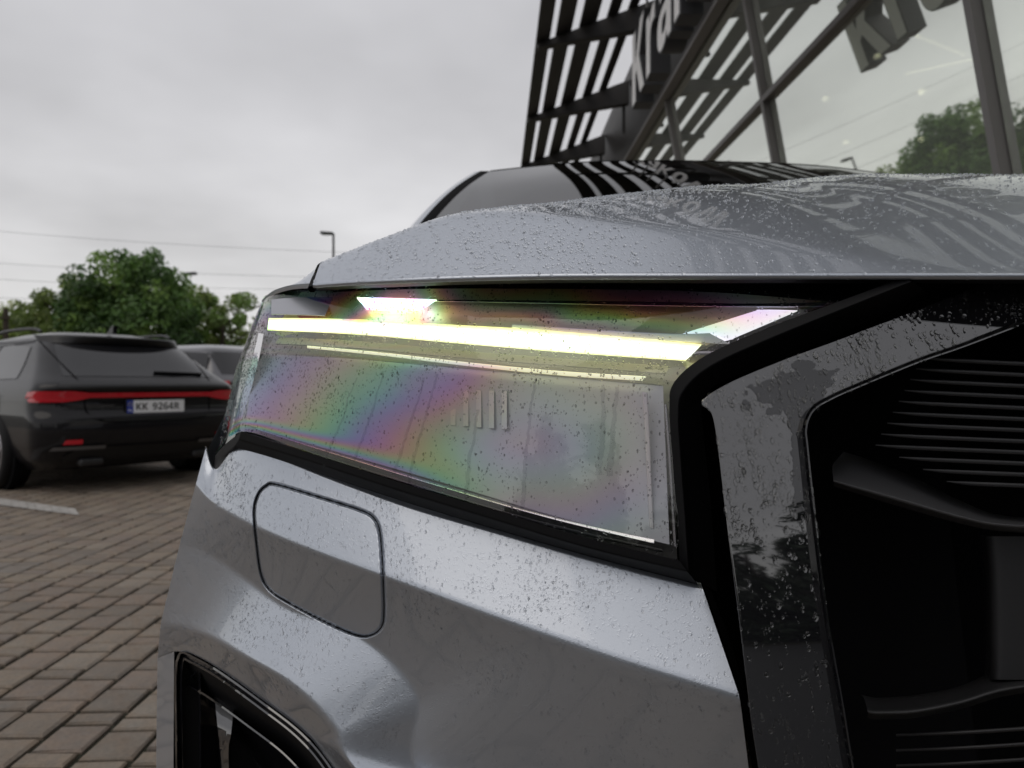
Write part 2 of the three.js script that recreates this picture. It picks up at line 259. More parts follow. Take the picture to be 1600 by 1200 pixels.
// =================================================================== TREES, LAMPS, LINES
function leafGeo(n, clumps, shape, size, tones, sy = 1) {
  const P = [], C = [], N = V(), a = V(), b = V();
  const cl = []; while (cl.length < clumps) { const p = V(rr(-1, 1), rr(0, 1), rr(-1, 1)); const r = shape(p.y); if (Math.hypot(p.x, p.z) <= r && (Math.hypot(p.x, p.z) > r * 0.45 || rnd() < 0.35)) cl.push([p, rr(0.16, 0.30), rnd()]); }
  for (let i = 0; i < n; i++) {
    const [c, r, tone] = cl[Math.floor(rnd() * cl.length)];
    do a.set(rr(-1, 1), rr(-1, 1), rr(-1, 1)); while (a.length() > 1);
    a.multiplyScalar(a.length() > 0.5 ? 1 : 1.25); a.y *= sy; const p = c.clone().addScaledVector(a, r); if (p.y < 0) continue;
    N.set(rr(-1, 1), rr(-0.2, 1.2), rr(-1, 1)).normalize(); a.set(rr(-1, 1), rr(-1, 1), rr(-1, 1)).cross(N).normalize(); b.crossVectors(N, a);
    const s = size * rr(0.7, 1.3), A = p.clone().addScaledVector(a, s), B = p.clone().addScaledVector(b, s * 0.45), D = p.clone().addScaledVector(a, -s), E = p.clone().addScaledVector(b, -s * 0.45); for (const v of [A, B, D, E]) v.y = p.y + (v.y - p.y) * sy;
    for (const v of [A, B, D, A, D, E]) P.push(v.x, v.y, v.z);
    const t = tones[Math.floor(tone * tones.length)], k = rr(1.0, 2.1); for (let q = 0; q < 6; q++) C.push(t[0] * k, t[1] * k, t[2] * k);
  }
  const g = new THREE.BufferGeometry(); g.setAttribute('position', new THREE.BufferAttribute(new Float32Array(P), 3)); g.setAttribute('color', new THREE.BufferAttribute(new Float32Array(C), 3)); g.computeVertexNormals(); return g;
}
const leafMat = phys({ name: 'leaves', color: rgb(1, 1, 1), vertexColors: true, roughness: 0.7, transmission: 0.35, thickness: 0 });
const bark = std({ name: 'bark', color: rgb(0.07, 0.055, 0.042), roughness: 0.95, map: grime });
const DARKG = [[0.06, 0.125, 0.024], [0.08, 0.155, 0.03], [0.125, 0.205, 0.042], [0.044, 0.095, 0.02]], LIGHTG = [[0.17, 0.22, 0.045], [0.14, 0.19, 0.04], [0.20, 0.23, 0.06], [0.11, 0.155, 0.035]], FIR = [[0.022, 0.042, 0.02], [0.03, 0.05, 0.024]];
const round = (y) => 0.2 + 0.8 * Math.pow(Math.max(0, 1 - Math.abs(2 * y - 0.7) ** 2.4 / 1.9), 0.6), cone = (y) => 0.9 * (1 - y) + 0.05, loose = (y) => 0.25 + 0.7 * Math.sin(Math.PI * Math.min(1, y * 0.72 + 0.25));
function tree(x, z, h, r, o) {
  const t = thing(o.name || 'tree', o.label, 'tree', o.group); t.position.set(x, 0, z);
  const y0 = h * (o.clear ?? 0.12), g = leafGeo(o.n || 9000, o.clumps || 70, o.shape || round, (o.leaf || 0.1) / r, o.tones || DARKG, r / (h - y0));
  g.scale(r, h - y0, r); g.computeVertexNormals(); g.translate(0, y0, 0);
  const limbs = [new THREE.CylinderGeometry(0.03 * r, 0.075 * r, h * 0.85, 9).translate(0, h * 0.425, 0)];
  for (let k = 0; k < 9; k++) { const a = rnd() * 6.28, y = h * rr(0.25, 0.7), l = r * rr(0.5, 0.85); limbs.push(tube([V(0, y, 0), V(Math.cos(a) * l * 0.5, y + l * 0.35, Math.sin(a) * l * 0.5), V(Math.cos(a) * l, y + l * 0.6, Math.sin(a) * l)], 0.018 * r, 5)); }
  mesh('trunk', limbs, bark, t); mesh('crown', g, leafMat, t); t.rotation.y = rnd() * 6; return t;
}
const atX = (px, d) => (px - 800) / FPX * d, hAt = (py, d) => EYE + (600 - py) / FPX * d;
tree(atX(208, 25), -25, hAt(400, 25), 2.2, { label: 'tall dense dark green tree behind the black estate car', n: 42000, clumps: 190, leaf: 0.10, clear: 0.02 });
tree(atX(100, 27), -27, hAt(432, 27), 2.0, { label: 'yellow green loose tree left of the tall dark tree', tones: LIGHTG, n: 17000, clumps: 95, leaf: 0.10, shape: loose, clear: 0.03 });
tree(atX(38, 29), -29, hAt(470, 29), 2.0, { label: 'low pale green tree beside the dark stake at the edge', tones: LIGHTG, n: 14000, clumps: 80, leaf: 0.10, shape: loose, clear: 0.02 });
tree(atX(290, 29), -29, hAt(448, 29), 1.8, { label: 'light green tree under the smaller street lamp', tones: [...LIGHTG, DARKG[2]], n: 15000, clumps: 85, leaf: 0.10, shape: loose, clear: 0.02 });
tree(atX(348, 28), -28, hAt(450, 28), 1.75, { label: 'olive green tree above the grey parked car, nearest the headlamp', tones: [LIGHTG[1], LIGHTG[3], DARKG[2]], n: 13000, clumps: 80, leaf: 0.09, shape: round, clear: 0.02 });
// trees out of the frame, seen in the showroom glass, the lamp and the black trim
tree(-30, -22, 2.9, 2.5, { label: 'broad green tree mirrored low in the showroom glass', n: 11000, clumps: 80, leaf: 0.15, clear: 0.04 });
tree(-37, -34, 4.3, 3.4, { label: 'taller green tree mirrored at the right of the showroom glass', n: 11000, clumps: 80, leaf: 0.17, clear: 0.04 });
for (let k = 0; k < 6; k++) tree(7.6 + k * 2.0 + rr(-0.3, 0.3), 14.5 + rr(-1, 1.5), rr(8.2, 9.6), rr(1.5, 1.9), { name: 'fir_tree', label: 'tall dark fir seen only as a reflection right of the black trim', group: 'tall firs reflected in the car', tones: FIR, shape: cone, n: 6500, clumps: 90, leaf: 0.14, clear: 0.02 });
for (let k = 0; k < 12; k++) tree(-13 + k * 1.85 + rr(-0.6, 0.6), 15 + rr(-1.5, 2.5), rr(3.1, 4.7), rr(1.2, 1.7), { name: 'fir_tree', label: 'dark pointed fir seen only as a reflection in the wet black trim', group: 'firs reflected in the car', tones: FIR, shape: cone, n: 4500, clumps: 60, leaf: 0.12, clear: 0.02 });

const galv = std({ name: 'dark_galvanised', color: rgb(0.075, 0.075, 0.08), roughness: 0.6 });
function lamp(px, pyTop, pyHead, d, label, dir) {
  const t = thing('street_lamp', label, 'street lamp'), x = atX(px, d), h = hAt(pyTop, d); t.position.set(x, 0, -d);
  mesh('pole', new THREE.CylinderGeometry(0.055, 0.10, h, 12).translate(0, h / 2, 0), galv, t);
  mesh('arm', tube([V(0, h - 0.03, 0), V(dir * 0.12, h + 0.02, 0), V(dir * 0.3, h + 0.03, 0)], 0.035, 8), galv, t);
  const hd = mesh('lamp_head', new RoundedBoxGeometry(0.62, 0.13, 0.3, 3, 0.05).rotateZ(dir > 0 ? 0.06 : -0.06).translate(dir * 0.32, h + 0.02, 0), galv, t);
  mesh('lens', box(0.4, 0.03, 0.2, dir * 0.34, h - 0.05, 0, 0.01), std({ name: 'lamp_lens', color: rgb(0.4, 0.4, 0.4), roughness: 0.2 }), hd);
}
lamp(521, 365, 365, 33, 'tall dark street lamp rising behind the silver bonnet', -1);
lamp(289, 428, 428, 37, 'smaller street lamp poking above the trees', 1);
{ const t = thing('wooden_stake', 'dark rough wooden stake at the left edge before the trees', 'post'), x = atX(9, 20), h = hAt(482, 20); t.position.set(x, 0, -20); mesh('post', new THREE.CylinderGeometry(0.07, 0.09, h, 10).translate(0, h / 2, 0), bark, t); mesh('cross_arm', box(0.34, 0.06, 0.06, 0.02, h - 0.28, 0.1), bark, t); }
[[352, 378, 46, 'uppermost overhead cable sagging across the sky'], [402, 420, 52, 'faint second overhead cable from the top'], [427, 441, 40, 'third overhead cable from the top, just above the pale trees'], [456, 463, 44, 'lowest overhead cable behind the trees']].forEach(([y0, y1, d, label]) => {
  const pts = []; for (let k = 0; k <= 12; k++) { const t = k / 12, px = lerp(-300, 760, t), py = lerp(y0 - (y1 - y0) * 0.75, y1 + (y1 - y0) * 0.9, t) + 12 * Math.sin(Math.PI * t); pts.push(at(px, py, d)); }
  tag(mesh('power_line', tube(pts, 0.009 * d / 40, 5), galv), label, 'cable', 'overhead power lines');
});

// =================================================================== PARKED CARS
function parkedCar(name, label, cfg) {
  const root = thing(name, label, 'car');
  const w = smoothTable(cfg.y, cfg.w), zr = smoothTable(cfg.y, cfg.zr), zf = smoothTable(cfg.y, cfg.zf);
  const CD = 0.34;                                 // how far the plan's corner comes round
  const rearZ = (x, y) => { const q = clamp(Math.abs(x) / w(y), 0, 0.9999); return zr(y) + CD * (1 - Math.pow(1 - Math.pow(q, 3.2), 1 / 3.2)); };
  const ys = []; for (let y = cfg.y[0]; y < cfg.y[cfg.y.length - 1]; y += 0.022) ys.push(y); ys.push(cfg.y[cfg.y.length - 1]);
  const ring = (y) => {                            // from the rear centre line round the left side, the front and back
    const half = [], W = w(y); for (let k = 0; k <= 30; k++) { const q = Math.sin(k / 30 * Math.PI / 2), x = W * q; half.push(V(x, y, k === 30 ? zr(y) + CD : rearZ(x, y))); }
    for (let k = 1; k <= 16; k++) half.push(V(W, y, lerp(zr(y) + CD, zf(y) - 0.4, k / 16)));
    for (let k = 1; k <= 10; k++) { const a = k / 10 * Math.PI / 2; half.push(V(W - 0.4 * W * (1 - Math.cos(a)) * 0.6 * (k / 10), y, zf(y) - 0.4 + 0.4 * Math.sin(a))); } half.push(V(0, y, zf(y)));
    return [...half, ...half.slice(0, -1).reverse().map((p) => V(-p.x, p.y, p.z))];
  };
  const rows = ys.map(ring), body = gridGeo(rows);
  const topRing = rows[rows.length - 1], cap = []; for (let k = 0; k <= 6; k++) cap.push(topRing.map((p) => V(p.x * (1 - k / 6 * 0.98), p.y + 0.02 * Math.sin(k / 6 * Math.PI / 2), lerp(p.z, 0.4, k / 6 * 0.98))));
  mesh('body', [body, gridGeo(cap)], cfg.paint, root);
  const patch = (n, poly, mat, lift, parent = root, nx = 24) => {   // rear-face panel: rows of [x0, x1, y]
    const pts = []; for (let i = 0; i + 1 < poly.length; i++) { const s = 8; for (let k = 0; k < s + (i + 2 === poly.length ? 1 : 0); k++) { const t = k / s, [a0, a1, ay] = poly[i], [b0, b1, by] = poly[i + 1], r = []; for (let j = 0; j <= nx; j++) { const x = lerp(lerp(a0, b0, t), lerp(a1, b1, t), j / nx), y = lerp(ay, by, t); r.push(V(x, y, rearZ(x, y) - lift)); } pts.push(r); } }
    return mesh(n, gridGeo(pts), mat, parent);
  };
  const side = (n, quad, mat, lift, parent = root) => {             // side panel: corners [z, y], both flanks
    const g = []; for (const sx of [1, -1]) { const pts = []; for (let i = 0; i <= 12; i++) { const r = []; for (let j = 0; j <= 16; j++) { const a = quad[0].map((v, k) => lerp(v, quad[1][k], j / 16)), c = quad[3].map((v, k) => lerp(v, quad[2][k], j / 16)), p = a.map((v, k) => lerp(v, c[k], i / 12)); r.push(V(sx * (w(p[1]) + lift), p[1], p[0])); } pts.push(r); } g.push(gridGeo(pts)); }
    return g.map((q) => mesh(n, q, mat, parent));
  };
  const wheelAt = (z, x) => {
    const R = 0.345, g = sub('wheel', root); g.position.set(x, R, z); g.rotation.y = x > 0 ? 0 : Math.PI;
    const t = new THREE.LatheGeometry([[0.235, -0.11], [0.30, -0.118], [0.335, -0.10], [R, -0.06], [R, 0.06], [0.335, 0.10], [0.30, 0.118], [0.235, 0.11]].map(([a, b]) => new THREE.Vector2(a, b)), 48).rotateZ(Math.PI / 2);
    mesh('tyre', t, M.rubber, g);
    const sp = [new THREE.TorusGeometry(0.232, 0.012, 8, 48).rotateY(Math.PI / 2).translate(0.105, 0, 0), new THREE.CylinderGeometry(0.06, 0.06, 0.03, 20).rotateZ(Math.PI / 2).translate(0.09, 0, 0)];
    for (let k = 0; k < 5; k++) for (const o of [-0.13, 0.13]) sp.push(box(0.025, 0.19, 0.03, 0.095, 0.14, 0).rotateX(k * 1.2566 + o));
    mesh('rim', sp, cfg.rim, g); mesh('brake_disc', new THREE.CylinderGeometry(0.2, 0.2, 0.03, 32).rotateZ(Math.PI / 2).translate(-0.02, 0, 0), M.satin, g);
    // arch
    const arch = new THREE.CylinderGeometry(0.395, 0.395, 0.06, 40, 1, false).rotateZ(Math.PI / 2); arch.translate(0.085 * Math.sign(x) * 0 + (x > 0 ? 0.0 : 0.0), 0, 0);
    mesh('wheel_arch', arch.translate(0.045 - 0.02, 0.01, 0), M.dark, g);
  };
  root.userData.patch = undefined;
  return { root, w, zr, rearZ, patch, side, wheelAt };
}
{
  const black = phys({ name: 'black_paint', color: rgb(0.010, 0.0095, 0.0115), roughness: 0.4, clearcoat: 0.5, clearcoatRoughness: 0.04, ior: 1.22 });
  const darkTrim = std({ name: 'car_trim', color: rgb(0.01, 0.01, 0.011), roughness: 0.35 });
  const winMat = phys({ name: 'privacy_glass', color: rgb(0.012, 0.012, 0.014), roughness: 0.03, ior: 1.6 });
  const redLens = phys({ name: 'red_tail_lens', color: rgb(0.36, 0.004, 0.012), roughness: 0.12, clearcoat: 1, emissive: rgb(0.26, 0.0, 0.008), emissiveIntensity: 0.2 });
  const cfg = {
    y: [0.20, 0.28, 0.42, 0.55, 0.66, 0.72, 0.82, 0.90, 0.94, 0.98, 1.03, 1.12, 1.22, 1.32, 1.39, 1.43, 1.455],
    w: [0.80, 0.88, 0.92, 0.93, 0.93, 0.925, 0.92, 0.905, 0.885, 0.86, 0.82, 0.76, 0.705, 0.65, 0.595, 0.52, 0.38],
    zr: [-0.80, -0.93, -1.03, -1.06, -1.05, -0.99, -0.985, -1.03, -1.04, -0.96, -0.87, -0.73, -0.58, -0.43, -0.32, -0.2, 0.05],
    zf: [3.55, 3.62, 3.68, 3.7, 3.68, 3.6, 3.3, 2.9, 2.6, 2.4, 2.25, 2.0, 1.8, 1.6, 1.45, 1.3, 1.1],
    paint: black, rim: std({ name: 'alloy', color: rgb(0.45, 0.43, 0.45), metalness: 0.8, roughness: 0.3 }),
  };
  const c = parkedCar('estate_car', 'black estate car with full width red tail light bar seen from behind', cfg), r = c.root;
  r.position.set(-4.13, 0, -6.93); r.rotation.y = Math.atan2(-0.80, -0.60);
  c.patch('rear_window', [[-0.57, 0.57, 1.35], [-0.68, 0.68, 1.02]], winMat, 0.006);
  // roof spoiler over the glass
  const sp = []; for (let k = 0; k <= 20; k++) { const x = lerp(-0.64, 0.64, k / 20), z = c.rearZ(x, 1.37) - 0.13 * Math.sqrt(1 - (x / 0.70) ** 2); sp.push([V(x, 1.415, c.rearZ(x, 1.40) + 0.06), V(x, 1.405, z + 0.02), V(x, 1.385, z), V(x, 1.33, c.rearZ(x, 1.33) - 0.02)]); }
  mesh('spoiler', gridGeo(sp), darkTrim, r);
  c.patch('tailgate_lip', [[-0.74, 0.74, 0.965], [-0.78, 0.78, 0.90]], darkTrim, 0.012);
  c.patch('tail_light', [[-0.885, 0.885, 0.872], [-0.893, 0.893, 0.865], [-0.893, 0.893, 0.838], [-0.885, 0.885, 0.830]], redLens, 0.012, r, 48);
  for (const s of [1, -1]) c.patch('tail_lamp_cluster', s > 0 ? [[0.66, 0.906, 0.888], [0.52, 0.915, 0.870], [0.50, 0.919, 0.840], [0.60, 0.917, 0.812], [0.72, 0.915, 0.795]] : [[-0.906, -0.66, 0.888], [-0.915, -0.52, 0.870], [-0.919, -0.50, 0.840], [-0.917, -0.60, 0.812], [-0.915, -0.72, 0.795]], redLens, 0.02, r, 24);
  const plateTex = (() => { const cv = document.createElement('canvas'); cv.width = 1040; cv.height = 228; const x = cv.getContext('2d'); x.fillStyle = '#f4f5f8'; x.fillRect(0, 0, 1040, 228); x.fillStyle = '#1b3aa8'; x.fillRect(0, 0, 110, 228); x.fillStyle = '#e8e8ea'; x.font = 'bold 70px sans-serif'; x.textAlign = 'center'; x.fillText('PL', 55, 205); x.fillStyle = '#e8d24a'; for (let k = 0; k < 12; k++) { x.beginPath(); x.arc(55 + 32 * Math.cos(k / 6 * Math.PI), 72 + 32 * Math.sin(k / 6 * Math.PI), 6, 0, 7); x.fill(); } x.fillStyle = '#17171a'; x.font = 'bold 178px sans-serif'; x.textAlign = 'left'; x.fillText('KK', 140, 178); x.fillText('9264R', 445, 178); const t = new THREE.CanvasTexture(cv); t.colorSpace = THREE.SRGBColorSpace; return t; })();
  const plateG = new THREE.PlaneGeometry(0.52, 0.114).rotateY(Math.PI); plateG.translate(-0.02, 0.745, c.rearZ(0, 0.745) - 0.035);
  const pl = mesh('licence_plate', box(0.535, 0.128, 0.02, -0.02, 0.745, c.rearZ(0, 0.745) - 0.022, 0.006), darkTrim, r); mesh('plate_face', plateG, std({ name: 'plate_print', map: plateTex, roughness: 0.5 }), pl);
  c.patch('bumper_trim', [[-0.62, 0.62, 0.40], [-0.72, 0.72, 0.32], [-0.66, 0.66, 0.22]], darkTrim, 0.014);
  for (const s of [1, -1]) {
    c.patch('reflector', s > 0 ? [[0.60, 0.72, 0.475], [0.60, 0.74, 0.435]] : [[-0.72, -0.60, 0.475], [-0.74, -0.60, 0.435]], redLens, 0.016);
    c.patch('bumper_blade', s > 0 ? [[0.42, 0.80, 0.415], [0.42, 0.82, 0.385]] : [[-0.80, -0.42, 0.415], [-0.82, -0.42, 0.385]], std({ name: 'grey_blade', color: rgb(0.2, 0.2, 0.21), roughness: 0.35, metalness: 0.6 }), 0.024);
    mesh('exhaust_tip', new RoundedBoxGeometry(0.2, 0.07, 0.1, 3, 0.03).translate(s * 0.5, 0.27, c.rearZ(0.5, 0.3) + 0.01), M.satin, r);
  }
  const onRear = (p, l) => p.map(([x, y]) => V(x, y, c.rearZ(x, y) - l));
  const gapMat = M.dark, edgeR = [[0.60, 1.41], [0.64, 1.30], [0.63, 1.15], [0.60, 1.0], [0.575, 0.90], [0.565, 0.80], [0.55, 0.70], [0.47, 0.635], [0.3, 0.615], [0, 0.61]];
  mesh('tailgate_gap', [tube(onRear(edgeR, 0.001), 0.006, 5), tube(onRear(edgeR.map(([x, y]) => [-x, y]), 0.001), 0.006, 5)], gapMat, r);
  c.patch('rear_lip', [[-0.5, 0.5, 0.655], [-0.52, 0.52, 0.645]], black, 0.012);
  c.side('fuel_flap', [[-0.10, 0.86], [0.10, 0.86], [0.10, 0.70], [-0.10, 0.70]], black, 0.002);
  c.side('window_trim', [[-0.02, 1.365], [1.55, 1.32], [1.55, 1.305], [-0.02, 1.35]], darkTrim, 0.010);
  const wz = (x, y) => c.rearZ(x, y) - 0.03;
  mesh('rear_wiper', tube([V(-0.08, 1.06, wz(-0.08, 1.06)), V(-0.3, 1.055, wz(-0.3, 1.055)), V(-0.55, 1.05, wz(-0.55, 1.05))], 0.014, 6), M.rubber, r);
  c.side('side_window', [[-0.05, 1.30], [0.72, 1.345], [0.72, 0.985], [-0.27, 1.0]], winMat, 0.006);
  c.side('door_window', [[0.78, 1.345], [1.55, 1.30], [1.9, 0.98], [0.78, 0.985]], winMat, 0.006);
  c.side('door_handle', [[0.28, 0.90], [0.52, 0.895], [0.52, 0.87], [0.28, 0.875]], darkTrim, 0.02);
  c.side('sill', [[0.4, 0.30], [2.3, 0.30], [2.3, 0.20], [0.4, 0.20]], darkTrim, 0.012);
  for (const s of [1, -1]) mesh('roof_rail', tube([V(s * 0.60, 1.44, -0.1), V(s * 0.61, 1.475, 0.1), V(s * 0.61, 1.48, 0.8), V(s * 0.6, 1.44, 1.3)], 0.016, 6), M.satin, r);
  const fin = new THREE.Shape([new THREE.Vector2(0.07, 0), new THREE.Vector2(-0.06, 0), new THREE.Vector2(-0.075, 0.07), new THREE.Vector2(-0.045, 0.072)]);
  mesh('antenna_fin', new THREE.ExtrudeGeometry(fin, { depth: 0.03, bevelSize: 0.006, bevelThickness: 0.006, bevelSegments: 2 }).rotateY(-Math.PI / 2).translate(0.015, 1.455, -0.15), black, r);
  for (const [z, x] of [[0, 0.84], [0, -0.84], [2.82, 0.84], [2.82, -0.84]]) c.wheelAt(z, x);
  mesh('underbody', box(1.5, 0.12, 3.8, 0, 0.26, 1.3), M.dark, r);

  const grey = phys({ name: 'grey_paint', color: rgb(0.10, 0.10, 0.11), metalness: 0.4, roughness: 0.3, clearcoat: 1, clearcoatRoughness: 0.05 });
  const cfg2 = { ...cfg, paint: grey, y: cfg.y.map((v) => v > 0.5 ? 0.5 + (v - 0.5) * 1.12 : v), zr: cfg.zr.map((z, i) => i > 8 ? z * 0.75 - 0.25 : z) };
  const k = parkedCar('grey_people_carrier', 'grey tall car half hidden behind the headlamp and the black estate', cfg2), q = k.root;
  q.position.set(atX(345, 11.2), 0, -11.2); q.rotation.y = Math.atan2(-0.9, -0.43);
  k.side('side_window', [[-0.5, 1.42], [0.30, 1.47], [0.30, 1.06], [-0.62, 1.06]], winMat, 0.006);
  k.side('door_window', [[0.38, 1.47], [1.45, 1.43], [1.8, 1.05], [0.38, 1.06]], winMat, 0.006);
  k.patch('rear_window', [[-0.6, 0.6, 1.45], [-0.7, 0.7, 1.1]], winMat, 0.006);
  for (const s of [1, -1]) k.patch('tail_lamp_cluster', s > 0 ? [[0.7, 0.9, 1.0], [0.7, 0.91, 0.8]] : [[-0.9, -0.7, 1.0], [-0.91, -0.7, 0.8]], redLens, 0.015);
  for (const [z, x] of [[0, 0.84], [0, -0.84], [2.82, 0.84], [2.82, -0.84]]) k.wheelAt(z, x);
  mesh('underbody', box(1.5, 0.12, 3.8, 0, 0.26, 1.3), M.dark, q);
}

// =================================================================== THE SILVER CAR
const car = thing('silver_car', 'wet silver car seen close at its front corner and lit headlamp', 'car');
const Db = smoothTable([200, 245, 300, 340, 380, 440, 500, 600, 700, 800, 950, 1070, 1170, 1400, 1700], [1.14, 1.04, 0.945, 0.885, 0.845, 0.805, 0.78, 0.74, 0.71, 0.68, 0.645, 0.62, 0.60, 0.58, 0.57]);
const row = (pts, off) => pts.map(([x, y, o = 0]) => [x, y, Db(x) + off + o]);
const CX = 0.7;                                    // the car's centre line

// ---- bonnet
const hA = spl([-0.4, -0.24, -0.1, 0, 0.1, 0.2, 0.3, 0.45, 0.6, 0.9], [0.0243, 0.0445, 0.0666, 0.1016, 0.1487, 0.1881, 0.2255, 0.257, 0.2634, 0.2658]), hU = spl([-0.4, -0.24, -0.15, -0.075, 0, 0.067, 0.19, 0.293, 0.38, 0.5, 0.7], [0, 0.03, 0.06, 0.084, 0.084, 0.07, 0.047, 0.0225, 0, 0, 0]);   // hU: how wide the steep front facet is
const hX = [-0.4, -0.233, -0.1, 0, 0.2, 0.45, 0.7, 1], hD = spl(hX, [0.93, 0.80, 0.72, 0.68, 0.62, 0.58, 0.57, 0.58]), hE = spl(hX, [1.0686, 1.0686, 1.063, 1.0597, 1.0512, 1.045, 1.043, 1.045]);
function bonnetY(X, d) {
  const x = CX - Math.sqrt((X - CX) ** 2 + 0.0009) + 0.03 * smooth(0.2, 0, Math.abs(X - CX)), u = Math.max(0, d - hD(x)), xc = 0.39 + 0.24 * u, q = x - xc;
  const k = 0.005, U = Math.max(0, hU(x)), sp = (v) => (v / k > 30 ? v : k * Math.log(1 + Math.exp(v / k))), m = (U - sp(U - u)) - (U - sp(U)), w = u - m;
  return hE(x) + m + hA(x) * (1 - Math.exp(-w / 0.33)) + 0.05 * w - 0.018 * (Math.sqrt(q * q + 0.00012) + q) / 2 * smooth(0, 0.08, u) - 0.03 * smooth(0.5, 1.2, u) * u;
}
let bonnetGeo;
{
  const n = 260, m = 300, pts = [];
  for (let lip = 3; lip > 0; lip--) pts.push(null);
  for (let i = 0; i <= n; i++) { const t = Math.pow(i / n, 1.6), r = []; for (let j = 0; j <= m; j++) { const s = j / m, xf = lerp(-0.233, 2 * CX + 0.233, s), xb = lerp(-0.36, 2 * CX + 0.36, s), d0 = hD(CX - Math.abs(xf - CX)), X = lerp(xf, xb, smooth(0, 1, t)), d = lerp(d0, 1.78, t); r.push(V(X, bonnetY(X, d), -d)); } pts.push(r); }
  const e = pts[3]; pts[2] = e.map((p) => V(p.x, p.y - 0.0018, p.z + 0.0022)); pts[1] = e.map((p) => V(p.x, p.y - 0.0045, p.z + 0.0022)); pts[0] = e.map((p) => V(p.x, p.y - 0.0062, p.z - 0.001));
  bonnetGeo = gridGeo(pts); const bn = mesh('bonnet', bonnetGeo, M.silver, car); mesh('bonnet_underside', gridGeo([pts[0], pts[0].map((p) => V(p.x, p.y + 0.001, p.z - 0.03)), pts[0].map((p) => V(p.x, p.y + 0.02, p.z - 0.16))]), M.rubber, bn);
}
// ---- wing: the strip left of the bonnet seam, running back along the flank
const seamX = (d) => { const t = clamp((d - 0.80) / (1.78 - 0.80), 0, 1); return lerp(-0.233, -0.36, smooth(0, 1, t)); };
const wingGeo = gridGeo((() => {
  const F = [[487, 441.5, 0.803], [452, 445, 0.86], [426, 454, 0.92], [409, 468, 0.985]].map((p) => at(...p).toArray()), out = [];
  for (let i = 0; i <= 80; i++) {
    const t = Math.pow(i / 80, 1.5), r = [];
    for (let j = 0; j <= 30; j++) { const w = j / 30, f = cr(F, w), d = lerp(-f[2], 1.95, t), X = lerp(f[0], lerp(seamX(1.95) - 0.004, -0.48, w), smooth(0, 1, t)), x = j ? X : seamX(d) - 0.0045; r.push(V(x, f[1] + (bonnetY(x, d) - bonnetY(f[0], -f[2])) * Math.pow(1 - w, 0.75) - 0.0008, -d)); }
    out.push(r);
  }
  out.unshift(out[0].map((p) => V(p.x, p.y - 0.005, p.z - 0.004))); return out;
})()); const wing = mesh('wing', wingGeo, M.silver, car);
mesh('seam', tube(Array.from({ length: 14 }, (_, i) => { const d = lerp(0.80, 1.9, Math.pow(i / 13, 1.6)), x = seamX(d) - 0.002; return V(x, bonnetY(x, d) - 0.0075, -d); }), 0.005, 6), M.rubber, wing);

// ---- front bumper: one finely divided skin, split into bumper, tow cover and the gap round it
const R0 = row([[322, 698], [337, 733], [372, 699], [430, 709], [520, 744], [640, 787], [780, 827], [940, 872], [1095, 911]], 0.042);
const R1 = row([[306, 757], [327, 780], [360, 803], [410, 828], [500, 864], [640, 915], [800, 974], [980, 1036], [1156, 1090]], 0);
const R2 = row([[281, 850, -0.036], [300, 855, -0.026], [335, 870, -0.012], [387, 905], [450, 950], [570, 1000], [652, 1085], [690, 1240], [1192, 1380]], 0.046);
const R3 = row([[251, 975], [262, 976], [285, 981], [327, 996], [383, 1027], [457, 1072], [520, 1138], [562, 1210], [800, 1420]], 0.0);
const R4 = row([[246, 1030], [258, 1023], [273, 1018], [300, 1022], [345, 1047], [413, 1096], [474, 1144], [517, 1196], [700, 1460]], 0.048);
const outline = (() => { const p = [[432, 757], [500, 777], [560, 796], [584, 809], [594, 834], [598, 890], [600, 950], [597, 977], [583, 991], [560, 993], [515, 975], [455, 944], [422, 922], [408, 896], [401, 848], [397, 800], [403, 774], [415, 760]], o = []; for (let i = 0; i < 180; i++) { const t = i / 180 * p.length, k = Math.floor(t), f = t - k, g = (q) => p[(q + p.length) % p.length]; o.push([0, 1].map((c) => { const a = g(k - 1)[c], b = g(k)[c], d = g(k + 1)[c], e = g(k + 2)[c]; return 0.5 * (2 * b + (d - a) * f + (2 * a - 5 * b + 4 * d - e) * f * f + (3 * b - a - 3 * d + e) * f * f * f); })); } return o; })();
function signed(x, y, poly) { let best = 1e9, inside = false; for (let i = 0, j = poly.length - 1; i < poly.length; j = i++) { const [ax, ay] = poly[j], [bx, by] = poly[i], dx = bx - ax, dy = by - ay, t = clamp(((x - ax) * dx + (y - ay) * dy) / (dx * dx + dy * dy), 0, 1); best = Math.min(best, Math.hypot(x - ax - t * dx, y - ay - t * dy)); if ((ay > y) !== (by > y) && x < (bx - ax) * (y - ay) / (by - ay) + ax) inside = !inside; } return inside ? -best : best; }
let bumperGeo, coverGeo;
